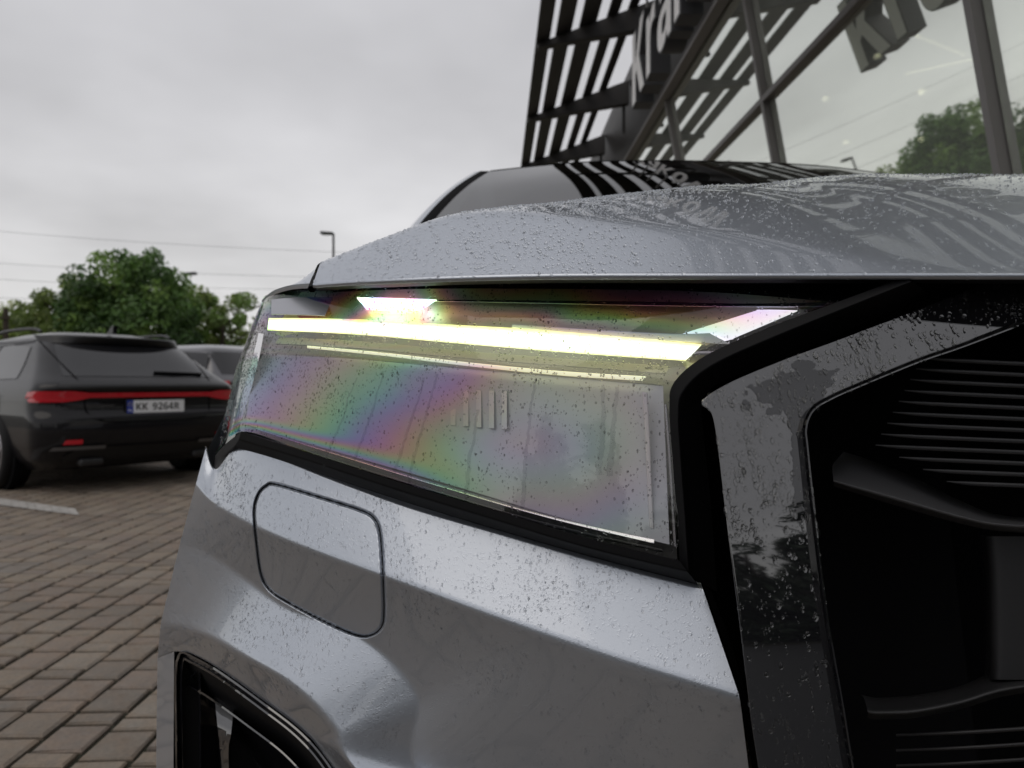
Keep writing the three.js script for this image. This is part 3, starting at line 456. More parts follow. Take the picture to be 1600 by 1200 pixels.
{
  const nu = 640, P = loftPts([R0, R1, R2, R3, R4], nu, [100, 100, 90, 30], 20), sd = P.map((r) => r.map(([x, y]) => (x > 385 && x < 612 && y > 745 && y < 1005 ? signed(x, y, outline) : 99)));
  P.forEach((r, i) => r.forEach((p, j) => { const s = sd[i][j]; if (Math.abs(s) < 3) p[2] += 0.007 * Math.pow(1 - Math.abs(s) / 3, 0.9); else if (s < 0) p[2] -= 0.0006; p[2] += 0.004 * smooth(6, 0, i); }));
  const g = gridGeo(toV(P)), m = nu + 1, I = { bumper: [], cover: [], gap: [] };
  for (let k = 0; k < g.index.count; k += 3) { let s = 0; const t = [0, 1, 2].map((q) => g.index.getX(k + q)); for (const v of t) s += sd[Math.floor(v / m)][v % m] / 3; (Math.abs(s) < 0.9 ? I.gap : s < 0 ? I.cover : I.bumper).push(...t); }
  const take = (list) => { const h = new THREE.BufferGeometry(), map = new Map(), pos = [], nor = [], uv = [], idx = []; for (const v of list) { if (!map.has(v)) { map.set(v, map.size); pos.push(g.attributes.position.getX(v), g.attributes.position.getY(v), g.attributes.position.getZ(v)); nor.push(g.attributes.normal.getX(v), g.attributes.normal.getY(v), g.attributes.normal.getZ(v)); uv.push(g.attributes.uv.getX(v), g.attributes.uv.getY(v)); } idx.push(map.get(v)); } h.setAttribute('position', new THREE.BufferAttribute(new Float32Array(pos), 3)); h.setAttribute('normal', new THREE.BufferAttribute(new Float32Array(nor), 3)); h.setAttribute('uv', new THREE.BufferAttribute(new Float32Array(uv), 2)); h.setIndex(idx); return h; };
  bumperGeo = take(I.bumper); coverGeo = take(I.cover);
  const b = mesh('front_bumper', bumperGeo, M.silver, car), c = mesh('tow_hook_cover', coverGeo, M.silver, car); mesh('cover_gap', take(I.gap), M.rubber, c);
  mesh('corner_strip', loft([row([[246, 1029], [257, 1024], [272, 1018]], 0.001).map(([x, y], k) => [x, y, R4[k][2]]), row([[244, 1200], [257, 1200], [271, 1190]], 0.01), row([[245, 1500], [257, 1500], [274, 1500]], 0.02)], 20, 30), M.silver, b);
}
// ---- flank, sill and wheels behind the corner (hidden from here, closed for other views)
{
  const sil = [[406, 473, 1.03], [392, 508, 1.03], [372, 572, 1.03], [352, 642, 1.03], [324, 700, 1.02], [306, 757, 0.955], [281, 850, 0.99], [251, 975, 1.035], [246, 1030, 1.08], [244, 1200, 1.05], [246, 1420, 1.06]];
  const front = sil.map((p) => at(p[0] + (p[1] > 740 ? 9 : 2), p[1], p[2] + 0.012)), b2 = front.map((p) => V(-0.47 - 0.02 * (p.y < 0.8), p.y, -1.42));
  mesh('side_panel', gridGeo([front, front.map((p, i) => p.clone().lerp(b2[i], 0.5).add(V(-0.012, 0, 0))), b2]), M.silver, car);
  mesh('door_side', gridGeo([[V(-0.48, 1.0, -1.9), V(-0.5, 0.75, -1.9), V(-0.49, 0.5, -2.25), V(-0.46, 0.28, -2.3)], [V(-0.48, 1.02, -4.6), V(-0.5, 0.75, -4.6), V(-0.49, 0.5, -4.3), V(-0.46, 0.28, -4.2)]]), M.silver, car);
  mesh('arch_panel', gridGeo([[V(-0.47, 1.0, -1.3), V(-0.475, 0.86, -1.42)], [V(-0.48, 1.0, -1.6), V(-0.49, 0.86, -1.6)], [V(-0.48, 1.0, -1.95), V(-0.49, 0.75, -2.1)]]), M.silver, car);
  for (const [x, z] of [[-0.36, -1.85], [2 * CX + 0.36, -1.85], [-0.36, -4.8], [2 * CX + 0.36, -4.8]]) {
    const g = sub('wheel', car); g.position.set(x, 0.37, z); g.rotation.y = x < 0.5 ? Math.PI : 0;
    mesh('tyre', new THREE.LatheGeometry([[0.26, -0.13], [0.33, -0.135], [0.37, -0.1], [0.37, 0.1], [0.33, 0.135], [0.26, 0.13]].map(([a, b]) => new THREE.Vector2(a, b)), 40).rotateZ(Math.PI / 2), M.rubber, g);
    const sp = [new THREE.TorusGeometry(0.255, 0.014, 8, 40).rotateY(Math.PI / 2).translate(0.11, 0, 0)]; for (let k = 0; k < 5; k++) sp.push(box(0.03, 0.24, 0.06, 0.09, 0.13, 0).rotateX(k * 1.2566)); mesh('rim', sp, M.satin, g);
  }
  mesh('underbody', box(2.1, 0.5, 4.6, CX, 0.52, -3.6), M.dark, car);
  mesh('inner_bulkhead', box(1.9, 0.62, 0.05, CX, 0.68, -1.28), M.dark, car);
}
// ---- windscreen, pillar, roof
{
  const T = [[766, 267, 2.42], [900, 254, 2.36], [1020, 251, 2.34], [1150, 253, 2.33], [1290, 260, 2.35], [1440, 280, 2.42]].map((p) => at(...p).toArray()), B = [[-0.30, 1.27, -1.84], [-0.02, 1.30, -1.76], [0.4, 1.31, -1.72], [0.9, 1.31, -1.72], [1.4, 1.30, -1.76], [1.72, 1.27, -1.84]];
  const pts = []; for (let i = 0; i <= 24; i++) { const t = i / 24, r = []; for (let j = 0; j <= 40; j++) { const a = cr(T, j / 40), b = cr(B, j / 40); r.push(V(lerp(a[0], b[0], t), lerp(a[1], b[1], t) + 0.035 * Math.sin(Math.PI * t), lerp(a[2], b[2], t))); } pts.push(r); }
  mesh('windscreen', gridGeo(pts), M.carGlass, car);
  const edge = pts.map((r) => r[0]), edge2 = pts.map((r) => r[40]);
  for (const [e, s] of [[edge, -1], [edge2, 1]]) {
    mesh('windscreen_seal', gridGeo([e.map((p) => p.clone().add(V(-s * 0.004, -0.001, 0.002))), e.map((p) => p.clone().add(V(s * 0.036, 0.004, -0.014))), e.map((p) => p.clone().add(V(s * 0.038, -0.01, -0.04)))]), M.dark, car);
    mesh('windscreen_pillar', gridGeo([[s * 0.038, 0.004, -0.020], [s * 0.055, 0.008, -0.032], [s * 0.085, 0.0, -0.08], [s * 0.095, -0.03, -0.14]].map((o) => e.map((p, i) => p.clone().add(V(o[0], o[1] - 0.002 * i / 24, o[2]))))), M.silver, car);
  }
  const top = pts[0], rf = []; for (let i = 0; i <= 16; i++) rf.push(top.map((p, j) => { const t = i / 16; return V(lerp(p.x, CX + (p.x - CX) * 0.96, t), p.y + 0.002 + 0.012 * Math.sin(Math.min(1, t * 1.4) * Math.PI / 2) - 0.10 * t * t, p.z - 2.6 * t); }));
  mesh('roof', gridGeo(rf), M.satin, car);
  for (const s of [-1, 1]) { const x0 = CX + s * 0.83, x1 = CX + s * 1.14; mesh('side_glass', gridGeo([[V(x0, 1.70, -2.55), V(x1, 1.06, -1.95)], [V(x0, 1.72, -3.5), V(x1, 1.06, -3.5)], [V(x0, 1.62, -4.9), V(x1, 1.06, -5.1)]]), M.carGlass, car); }
  mesh('dashboard', box(1.8, 0.3, 0.7, CX, 1.12, -2.2, 0.08), M.dark, car); mesh('cabin_floor', box(2.0, 0.1, 3.2, CX, 0.8, -3.5), M.dark, car); mesh('tailgate', gridGeo([[V(CX - 0.8, 1.62, -4.95), V(CX + 0.8, 1.62, -4.95)], [V(CX - 1.1, 1.0, -5.3), V(CX + 1.1, 1.0, -5.3)], [V(CX - 1.1, 0.3, -5.3), V(CX + 1.1, 0.3, -5.3)]]), M.silver, car);
  for (const x of [0.25, 1.15]) mesh('front_seat', [box(0.5, 0.75, 0.15, x, 1.15, -3.3, 0.06), box(0.28, 0.2, 0.1, x, 1.58, -3.3, 0.04)], M.dark, car);
}

// ---- headlamp
const head = sub('headlamp', car);
const LT = row([[412, 463, 0.11], [448, 455, 0.035], [600, 448], [780, 446], [960, 448], [1140, 454], [1330, 464]], 0.058);
const LM = row([[369, 575, 0.155], [398, 563, 0.03], [540, 562], [690, 570], [820, 579], [940, 588], [1053, 598]], 0.030);
const LB = row([[336, 712, 0.12], [377, 674, 0.022], [480, 707], [620, 752], [770, 797], [920, 841], [1062, 876]], 0.012);
const lensPts = loftPts([LT, LM, LB], 200, [40, 70], 6);
const filmX = spl([0, 1 / 6, 2 / 6, 3 / 6, 4 / 6, 5 / 6, 1], [352, 388, 510, 655, 795, 930, 1057]);
const film = dataTex(1024, 512, (u, v) => {      // interference tints of the stressed lens plastic
  const x = filmX(u), mid = 562 + Math.max(0, x - 400) * 0.055, bot = 675 + (x - 380) * 0.295, q = (v - 0.364) / 0.636, y = lerp(mid, bot, q), wob = 14 * noise.noise(u * 4, v * 3, 3.3) + 5 * noise.noise(u * 11, v * 8, 7.1);
  const r = Math.hypot(x - 815, (y - 690) * (y < 690 ? 1.7 : 2.0)) + wob;
  let ph = 1.98 - r / 190, am = 0.185 * smooth(60, 170, r) * (1 - 0.5 * smooth(290, 400, r)) * (1 - 0.85 * smooth(700, 800, x)) + 0.022 + 0.03 * Math.exp(-(((y - 690) / 30) ** 2)) * smooth(1000, 900, x);
  const slot = smooth(0.36, 0.26, v), sx = (x - 500) / 800, sv = v / 0.36;
  ph = lerp(ph, 0.2 + 1.7 * sv - 1.5 * sx * sx + 0.9 * Math.exp(-(((x - 540) / 60) ** 2)) * 1.5 + 0.05 * wob, slot); am = lerp(am, (0.20 + 0.05 * Math.sin(x / 60)) * (1 - 0.6 * smooth(1080, 1150, x)), slot);
  am *= 1 - 0.85 * smooth(0.15, 0.21, v) * smooth(0.37, 0.33, v);
  const low = smooth(0.80, 0.99, v) * smooth(0.72, 0.3, u); ph += low * 1.9 * smooth(0.8, 0.99, v) + 0.12 * noise.noise(u * 9, v * 3, 1.1); am = Math.max(am, low * 0.30);
  const end = smooth(0.93, 0.985, u) * smooth(0.40, 0.28, v); ph += end * 1.2; am = Math.max(am * (1 - 0.8 * smooth(0.86, 0.95, u)), end * 0.12);
  const c = (o) => 0.93 - am + am * Math.cos(2 * Math.PI * ph + o);
  return [c(0) , c(-2.09), c(2.09)];
});
film.wrapS = film.wrapT = THREE.ClampToEdgeWrapping;
const lensMat = phys({ name: 'headlamp_plastic', color: rgb(1, 1, 1), map: film, transmission: 1, thickness: 0, roughness: 0.0, ior: 1.6 });
const lensGeo = gridGeo(toV(lensPts), true);
mesh('lens', lensGeo, lensMat, head);
const inLens = (u, v, back, dx = 0, dy = 0) => { const p = lensPts[clamp(Math.round(v * (lensPts.length - 1)), 0, lensPts.length - 1)][clamp(Math.round(u * 200), 0, 200)]; return [p[0] + dx, p[1] + dy, p[2] + back]; };
{
  const panelMat = std({ name: 'lamp_inner_panel', color: rgb(0.47, 0.48, 0.52), metalness: 0.5, roughness: 0.36 });
  const tanPanel = std({ name: 'tan_reflection_panel', color: rgb(0.78, 0.69, 0.54), metalness: 0.45, roughness: 0.4 });  // a tan reflection is put into this base colour
  // back of the housing behind everything
  const back = lensPts.filter((_, i) => i % 5 === 0).map((r) => r.filter((_, j) => j % 5 === 0).map(([x, y, d], j) => at(x - (x - 740) * 0.012, y, d + 0.085)));
  mesh('housing', gridGeo(back), std({ name: 'grey_lamp_housing', color: rgb(0.36, 0.355, 0.36), roughness: 0.5 }), head);
  const strip = (name, top, bot, mat, back, thick = 0.008, tilt = 0) => { const n = 60, A = top.map(([x, y, o = 0]) => [x, y, Db(x) + back + o + tilt]), B = bot.map(([x, y, o = 0]) => [x, y, Db(x) + back + o]); const sh = (r, dz, dy) => r.map(([x, y, d]) => [x, y + dy, d + dz]); return mesh(name, loft([sh(A, thick, 0), sh(A, 0.001, 0.2), sh(A, 0, 1.2), sh(B, 0, -1.2), sh(B, 0.001, -0.2), sh(B, thick, 0)], n, 2, 0, false, cr), mat, head); };
  strip('inner_panel', [[398, 552], [540, 559], [690, 572], [850, 586], [1036, 602]], [[384, 664], [520, 705], [700, 757], [870, 808], [1046, 852]], panelMat, 0.038, 0.008, 0.034);
  strip('upper_panel', [[470, 456], [620, 449], [820, 448], [1040, 451], [1300, 463]], [[440, 500], [600, 504], [780, 512], [950, 522], [1105, 540]], tanPanel, 0.062, 0.008, 0.034);
  strip('upper_corner_panel', [[424, 468], [455, 465], [490, 464], [520, 464]], [[424, 492], [450, 492], [490, 493], [508, 494]], panelMat, 0.045, 0.006, 0.030);
  const barMap = dataTex(256, 64, (u, v) => { const k = Math.abs(v - 0.5) / 0.1, c = clamp(1 - k * k, 0, 1), h = 0.5 + 0.5 * Math.pow(c, 0.7), n = 0.94 + 0.06 * Math.sin(u * 2 * Math.PI * 26), e = smooth(0, 0.05, u) * 0.4 + 0.6; return [h * n * e, h * n, (0.42 + 0.5 * c) * h * n * e]; }), barMat = std({ name: 'lit_led_bar', color: rgb(0.9, 0.9, 0.85), emissive: rgb(0.97, 1, 0.95), emissiveIntensity: 2.3, emissiveMap: barMap });
  const lightBar = strip('light_bar', [[420, 497], [560, 499], [720, 508], [900, 520], [1096, 538]], [[418, 516], [560, 523], [720, 537], [900, 552], [1072, 564]], barMat, 0.050, 0.014);
  { const n = 61, a = lightBar.geometry.attributes.uv; for (let i = 0; i < a.count; i++) a.setXY(i, (i % n) / (n - 1), Math.floor(i / n) / (a.count / n - 1)); }
  strip('light_bar_bezel', [[436, 527], [560, 533], [720, 548], [900, 562], [1046, 572]], [[430, 538], [560, 545], [720, 560], [900, 574], [1040, 585]], std({ name: 'grey_bezel', color: rgb(0.33, 0.32, 0.32), roughness: 0.45 }), 0.058, 0.008, 0.010);
  strip('lower_guide_strip', [[480, 540], [600, 551], [740, 567], [880, 580], [1010, 588]], [[480, 544], [600, 556], [740, 573], [880, 587], [1004, 595]], std({ name: 'lit_light_guide', color: rgb(0.8, 0.8, 0.7), emissive: rgb(0.9, 0.95, 0.6), emissiveIntensity: 0.7 }), 0.046, 0.006);
  strip('side_lamp', [[558, 465], [590, 465], [630, 466], [682, 468]], [[572, 484], [600, 486], [630, 487], [662, 484]], M.led, 0.055, 0.014);
  strip('upper_trim', [[650, 468], [820, 469], [1000, 471], [1160, 474], [1292, 472]], [[650, 471], [820, 474], [1000, 478], [1160, 480], [1286, 480]], M.chrome, 0.060, 0.010, 0.004);
  strip('corner_reflector', [[1182, 484], [1210, 484], [1246, 485]], [[1062, 524], [1110, 535], [1146, 530]], std({ name: 'glowing_white_reflector', color: rgb(0.82, 0.79, 0.84), roughness: 0.35, emissive: rgb(0.62, 0.58, 0.64), emissiveIntensity: 1.3 }), 0.062, 0.012);  // no lamp: emission stands in for light from the bar and sky
  strip('upper_ledge', [[800, 506], [920, 514], [1050, 521], [1110, 520]], [[800, 512], [920, 523], [1050, 533], [1140, 538]], std({ name: 'glowing_white_reflector', color: rgb(0.7, 0.68, 0.72), roughness: 0.4, emissive: rgb(0.5, 0.48, 0.5), emissiveIntensity: 0.15 }), 0.060, 0.012);  // faint emission paints in light caught by the ledge
  strip('bottom_trim', [[400, 668], [540, 711], [700, 759], [860, 803], [1022, 838]], [[400, 671.5], [540, 716], [700, 765], [860, 811], [1022, 850]], M.chrome, 0.036, 0.010, 0.004);
  strip('bottom_rail', [[392, 678], [540, 723], [700, 772], [860, 818], [1035, 858]], [[392, 681], [540, 727], [700, 777], [860, 824], [1035, 863]], M.satin, 0.030, 0.010);
  { // upright trim at the inner end
    const A = [[1003, 612], [1008, 690], [1012, 770], [1015, 824]], B = [[1012, 614], [1016, 690], [1019, 770], [1022, 826]]; const f = (r, o) => r.map(([x, y]) => [x, y, Db(x) + 0.040 + o]);
    mesh('upright_trim', loft([f(A, 0.012), f(A, 0), f(B, 0), f(B, 0.012)], 40, 3), std({ name: 'white_trim', color: rgb(0.75, 0.74, 0.77), roughness: 0.35 }), head);
    const C = [[1038, 632], [1043, 700], [1048, 780], [1052, 852]], D = [[1042, 632], [1048, 700], [1053, 780], [1058, 856]]; mesh('upright_rail', loft([f(C, 0), f(C, -0.012), f(D, -0.012), f(D, 0)], 40, 3), M.chrome, head);
  }
  // side wrap: bright reflector blade behind the corner of the lens
  mesh('side_reflector', loft([[[404, 520, Db(404) + 0.075], [392, 570, Db(392) + 0.07], [372, 640, Db(372) + 0.07], [350, 700, Db(350) + 0.06]], [[412, 522, Db(412) + 0.06], [402, 572, Db(402) + 0.055], [382, 642, Db(382) + 0.05], [362, 694, Db(362) + 0.045]]], 30, 6), M.chrome, head);
  const ribMat = std({ name: 'rib_plastic', color: rgb(0.56, 0.56, 0.57), metalness: 0.5, roughness: 0.36 });
  // moulded ribs of the light modules in the panel
  for (let k = 0; k < 6; k++) { const x = 684 + k * 20; strip('light_module_rib', [[x, 607 + k * 0.6], [x + 4, 607 + k * 0.6], [x + 8, 608 + k * 0.6]], [[x, 664 + k * 1.5], [x + 4, 664 + k * 1.5], [x + 8, 664 + k * 1.5]], ribMat, 0.0552 - k * 0.0006, 0.0002, 0.0119); }
  // lens border: black frit on the lower and inner edge, and the seal round it
  const bord = (rows, nu = 120) => loft(rows, nu, 6);
  const frame = [];
  frame.push(bord([row([[377, 674], [480, 707], [620, 752], [770, 797], [920, 841], [1062, 876]], 0.008), row([[373, 687], [480, 719], [620, 765], [770, 811], [920, 856], [1074, 893]], 0.008), row([[366, 698], [478, 731], [620, 778], [770, 824], [925, 868], [1088, 910]], 0.034), row([[366, 706], [478, 740], [620, 786], [770, 832], [930, 880], [1098, 925]], 0.075)]));
  frame.push(bord([row([[1062, 876], [1057, 800], [1051, 720], [1046, 640], [1053, 598], [1102, 556], [1200, 512], [1330, 464], [1410, 434]], 0.018), row([[1076, 893], [1070, 800], [1064, 720], [1060, 650], [1068, 612], [1112, 572], [1210, 527], [1345, 472], [1425, 440]], 0.012), row([[1084, 905], [1077, 800], [1071, 720], [1068, 655], [1076, 618], [1118, 580], [1214, 534], [1350, 478], [1432, 444]], 0.03), row([[1120, 925], [1112, 800], [1104, 720], [1096, 640], [1100, 620], [1130, 595], [1220, 560], [1360, 500], [1452, 460]], 0.06)]));
  frame.push(bord([row([[336, 712], [350, 696], [377, 674]], 0.018).map(([x, y, d], k) => [x, y, [Db(336) + 0.12, Db(350) + 0.06, Db(377) + 0.03][k]]), row([[334, 728], [352, 710], [378, 690]], 0.01).map(([x, y, d], k) => [x, y, [Db(334) + 0.11, Db(352) + 0.05, Db(377) + 0.02][k]]), row([[338, 738], [356, 716], [380, 700]], 0.05)], 30));
  for (const f of frame) mesh('lens_border', f, M.rubber, head);
  mesh('upper_shut_line', loft([row([[409, 470, 0.12], [450, 447, 0.06], [600, 432], [800, 426], [1100, 424], [1400, 424], [1700, 424]], 0.075), row([[409, 472, 0.12], [450, 462, 0.06], [600, 453], [800, 451], [1100, 456], [1400, 478], [1700, 480]], 0.07)], 80, 4), M.dark, head);
  // lamp light: same size and place as the bar
  const rl = new THREE.RectAreaLight(0xfffff0, 0.7, 0.42, 0.02); const p = at(740, 528, 0.735); rl.position.copy(p); rl.lookAt(p.clone().add(V(-0.35, -0.05, 1))); rl.name = 'light_bar_lamp'; head.add(rl);
}

// ---- gloss black grille surround
let trimGeo;
const fd = spl([400, 540, 600, 720, 850, 1000, 1200, 1500], [0.64, 0.612, 0.598, 0.576, 0.556, 0.543, 0.53, 0.51]);
const OUT = [[1205, 1400], [1188, 1230], [1172, 1120], [1156, 985], [1136, 830], [1122, 710], [1112, 650], [1096, 627], [1140, 597], [1220, 563], [1310, 530], [1420, 488], [1640, 405]];
const INN = [[1390, 1400], [1343, 1240], [1318, 1100], [1294, 960], [1274, 800], [1263, 700], [1261, 668], [1272, 642], [1300, 624], [1350, 602], [1438, 566], [1518, 538], [1700, 468]];
{
  const fr = (pts, o, k = 0) => pts.map(([x, y], i) => [x, y, fd(y) + o + k * (x > 1250 ? (x - 1250) / 400 : 0)]);
  const grille = sub('grille', car);
  const sh = (pts, dx, dy) => pts.map(([x, y], i) => { const a = pts[Math.max(0, i - 1)], b = pts[Math.min(pts.length - 1, i + 1)], tx = b[0] - a[0], ty = b[1] - a[1], l = Math.hypot(tx, ty); return [x - ty / l * dx, y + tx / l * dx]; });
  trimGeo = loft([fr(sh(OUT, 24, 0), 0.055), fr(sh(OUT, 5, 0), 0.006), fr(OUT, 0.0), fr(INN, 0.0)], 420, [10, 4, 100], 2);
  mesh('surround', trimGeo, M.gloss, grille);
  mesh('surround_lip', crisp(loft([fr(INN, 0.001), fr(sh(INN, -1.5, 0), 0.0005), fr(sh(INN, -7, 0), -0.006), fr(sh(INN, -9, 0), 0.004)], 200, 2, 0)), M.gloss, grille);
  mesh('inner_frame', loft([fr(sh(INN, -9, 0), 0.004), fr(sh(INN, -27, 0), 0.03), fr(sh(INN, -28, 0), 0.026), fr(sh(INN, -33, 0), 0.026), fr(sh(INN, -36, 0), 0.045), fr(sh(INN, -46, 0), 0.10)], 200, 4, 0), M.satin, grille);
  // slats
  for (let k = 0; k < 12; k++) {
    const y = 566 + k * 17.3, xl = 1440 - k * 9 - (k > 8 ? -(k - 8) * 46 : 0), sl = 0.05 - 0.001 * k, f = (x, o) => y + (x - 1600) * sl + o;
    const R = (dy, dd) => [[xl, f(xl, dy * 0.3), 0.66 + dd], [lerp(xl, 1760, 0.15), f(lerp(xl, 1760, 0.15), dy * 0.9), 0.655 + dd], [1600, f(1600, dy), 0.645 + dd], [1760, f(1760, dy), 0.64 + dd]];
    mesh('slat', loft([R(-1, 0.03), R(-1, 0.002), R(0, 0), R(5.5, 0.0), R(6.5, 0.002), R(6.5, 0.03)], 30, 2), M.satin, grille);
  }
  for (let k = 0; k < 4; k++) { const y = 1142 + k * 24; mesh('lower_slat', loft([[[1400, y + 4, 0.70], [1520, y - 2, 0.67], [1700, y - 14, 0.65]], [[1400, y + 4, 0.68], [1520, y - 1, 0.645], [1700, y - 13, 0.625]], [[1400, y + 9, 0.68], [1520, y + 5, 0.645], [1700, y - 7, 0.625]], [[1400, y + 9, 0.70], [1520, y + 5, 0.67], [1700, y - 7, 0.65]]], 24, 2), M.satin, grille); }
  // ledge under the slats
  const L = (pts, o) => pts.map(([x, y, q = 0]) => [x, y, 0.61 + o + q]);
  mesh('grille_ledge', loft([L([[1318, 706], [1345, 714], [1420, 742], [1500, 782], [1570, 806], [1700, 812]], 0.13), L([[1300, 726], [1340, 720], [1420, 748], [1500, 786], [1570, 808], [1700, 814]], 0.10), L([[1302, 750], [1330, 757], [1400, 776], [1500, 805], [1570, 818], [1700, 822]], 0.02), L([[1303, 754], [1330, 763], [1400, 783], [1500, 811], [1570, 824], [1700, 830]], 0.022), L([[1303, 760], [1330, 768], [1400, 790], [1500, 818], [1570, 831], [1700, 838]], 0.06)], 60, 6, 2), std({ name: 'grille_plastic', color: rgb(0.075, 0.075, 0.08), roughness: 0.5 }), grille);
  mesh('duct_frame', [loft([L([[1346, 1086], [1372, 1090], [1430, 1086], [1500, 1072], [1552, 1050], [1600, 1046]], 0.10), L([[1350, 1090], [1372, 1094], [1430, 1090], [1500, 1077], [1552, 1060], [1600, 1056]], 0.07), L([[1356, 1112], [1372, 1114], [1430, 1112], [1500, 1098], [1560, 1080], [1620, 1070]], 0.03), L([[1356, 1122], [1372, 1124], [1430, 1122], [1500, 1108], [1560, 1090], [1620, 1080]], 0.06)], 50, 4, 1), loft([L([[1538, 1080], [1540, 980], [1538, 900], [1530, 835]], 0.12), L([[1548, 1062], [1546, 980], [1544, 900], [1538, 838]], 0.06), L([[1562, 1062], [1566, 980], [1564, 900], [1562, 838]], 0.05), L([[1640, 1062], [1640, 980], [1640, 900], [1640, 838]], 0.05)], 40, 4, 1)], M.satin, grille);
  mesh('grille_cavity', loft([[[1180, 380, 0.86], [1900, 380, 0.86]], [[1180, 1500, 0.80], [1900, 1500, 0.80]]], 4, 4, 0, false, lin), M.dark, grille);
  // black panel over the grille, below the bonnet edge
  mesh('upper_panel', loft([[[1090, 600, 0.66], [1210, 555, 0.655], [1330, 505, 0.65], [1460, 458, 0.645], [1720, 380, 0.64]], [[1060, 560, 0.69], [1200, 508, 0.69], [1345, 460, 0.68], [1460, 430, 0.67], [1720, 400, 0.66]]].reverse(), 60, 8), M.gloss, grille);
  mesh('panel_fin', loft([[[1330, 482, 0.655], [1400, 464, 0.652], [1456, 450, 0.65]], [[1332, 485, 0.645], [1400, 468, 0.642], [1456, 452, 0.645]], [[1336, 492, 0.66], [1400, 474, 0.66], [1456, 456, 0.66]]], 30, 3), M.gloss, grille);
  // body edge strip between the silver bumper and the black surround
  mesh('bumper_seam', loft([[[1098, 912], [1128, 995], [1157, 1090], [1168, 1160], [1182, 1230], [1200, 1330]].map(([x, y]) => [x, y, Db(x) + 0.012]), [[1112, 925], [1140, 1000], [1168, 1095], [1180, 1165], [1194, 1235], [1212, 1335]].map(([x, y]) => [x, y, Db(x) + 0.045])], 40, 4), M.rubber, car);
}
// ---- lower intake at the corner
{
  const intake = sub('lower_intake', car);
  const O = [[271, 1420], [271, 1230], [270, 1060], [274, 1026], [284, 1015], [300, 1021], [345, 1046], [413, 1095], [474, 1143], [519, 1196], [575, 1290], [620, 1420]];
  const ins = (k) => O.map(([x, y], i) => { const a = O[Math.max(0, i - 1)], b = O[Math.min(O.length - 1, i + 1)], tx = b[0] - a[0], ty = b[1] - a[1], l = Math.hypot(tx, ty); return [x - ty / l * k, y + tx / l * k]; });
  const ring = (k, o) => ins(k).map(([x, y]) => [x, y, Db(Math.max(x, 268)) + o]);
  mesh('frame', crisp(loft([ring(-1, 0.046), ring(2, 0.060), ring(3.0, 0.044), ring(6.2, 0.0418), ring(6.8, 0.056), ring(11, 0.056), ring(11.6, 0.0500), ring(14.6, 0.0480), ring(15.2, 0.07)], 220, 2, 0)), M.gloss, intake); mesh('frame_wall', loft([ring(15.2, 0.07), ring(42, 0.12)], 200, 4, 0), M.rubber, intake);
  const ring2 = (k, o) => ins(k).map(([x, y]) => [x, y + 6, Db(Math.max(x, 268)) + o]);
  mesh('inner_frame', crisp(loft([ring2(40, 0.12), ring2(40.6, 0.080), ring2(43.4, 0.0782), ring2(44, 0.11), ring2(70, 0.17)], 200, 2, 0)), M.gloss, intake);
  const col = (p) => p.map(([x, y, o]) => [x, y, Db(x) + o]);
  mesh('fin', crisp(loft([col([[332, 1088, 0.15], [338, 1125, 0.12], [342, 1180, 0.11], [350, 1300, 0.11]]), col([[335, 1086, 0.118], [340, 1136, 0.070], [345, 1182, 0.064], [353, 1300, 0.064]]), col([[365, 1108, 0.118], [361, 1146, 0.070], [357, 1182, 0.064], [363, 1300, 0.064]]), col([[369, 1110, 0.15], [365, 1150, 0.12], [361, 1184, 0.11], [367, 1300, 0.11]])], 30, 3, 0)), M.gloss, intake);
  mesh('fin', crisp(loft([col([[392, 1180, 0.12], [406, 1212, 0.10], [420, 1300, 0.10]]), col([[395, 1180, 0.11], [410, 1214, 0.07], [424, 1300, 0.07]]), col([[404, 1192, 0.11], [420, 1216, 0.07], [434, 1300, 0.07]]), col([[407, 1194, 0.13], [424, 1218, 0.10], [438, 1300, 0.10]])], 20, 3, 0)), M.gloss, intake);
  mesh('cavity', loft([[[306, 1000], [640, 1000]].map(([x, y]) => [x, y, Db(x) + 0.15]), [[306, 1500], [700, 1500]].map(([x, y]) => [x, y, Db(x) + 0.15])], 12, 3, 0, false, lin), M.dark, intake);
  mesh('valance', loft([[[285, 1440], [700, 1440], [1190, 1400], [1700, 1400]].map(([x, y]) => [x, y, Db(x) + 0.05]), [[340, 1700], [700, 1750], [1190, 1800], [1700, 1800]].map(([x, y]) => [x, y, Db(x) + 0.12])], 40, 4), M.satin, intake);
}

// ---- the other half of the front, out of the frame
for (const part of car.children.filter((o) => ['front_bumper', 'tow_hook_cover', 'headlamp', 'grille', 'lower_intake', 'wing', 'side_panel', 'bumper_seam'].includes(o.name))) {
  if (part.name === 'tow_hook_cover') continue;
  const c = part.clone(); for (const l of c.children.filter((o) => o.isLight)) c.remove(l);
  c.scale.x = -1; c.position.x = 2 * CX; car.add(c);
}

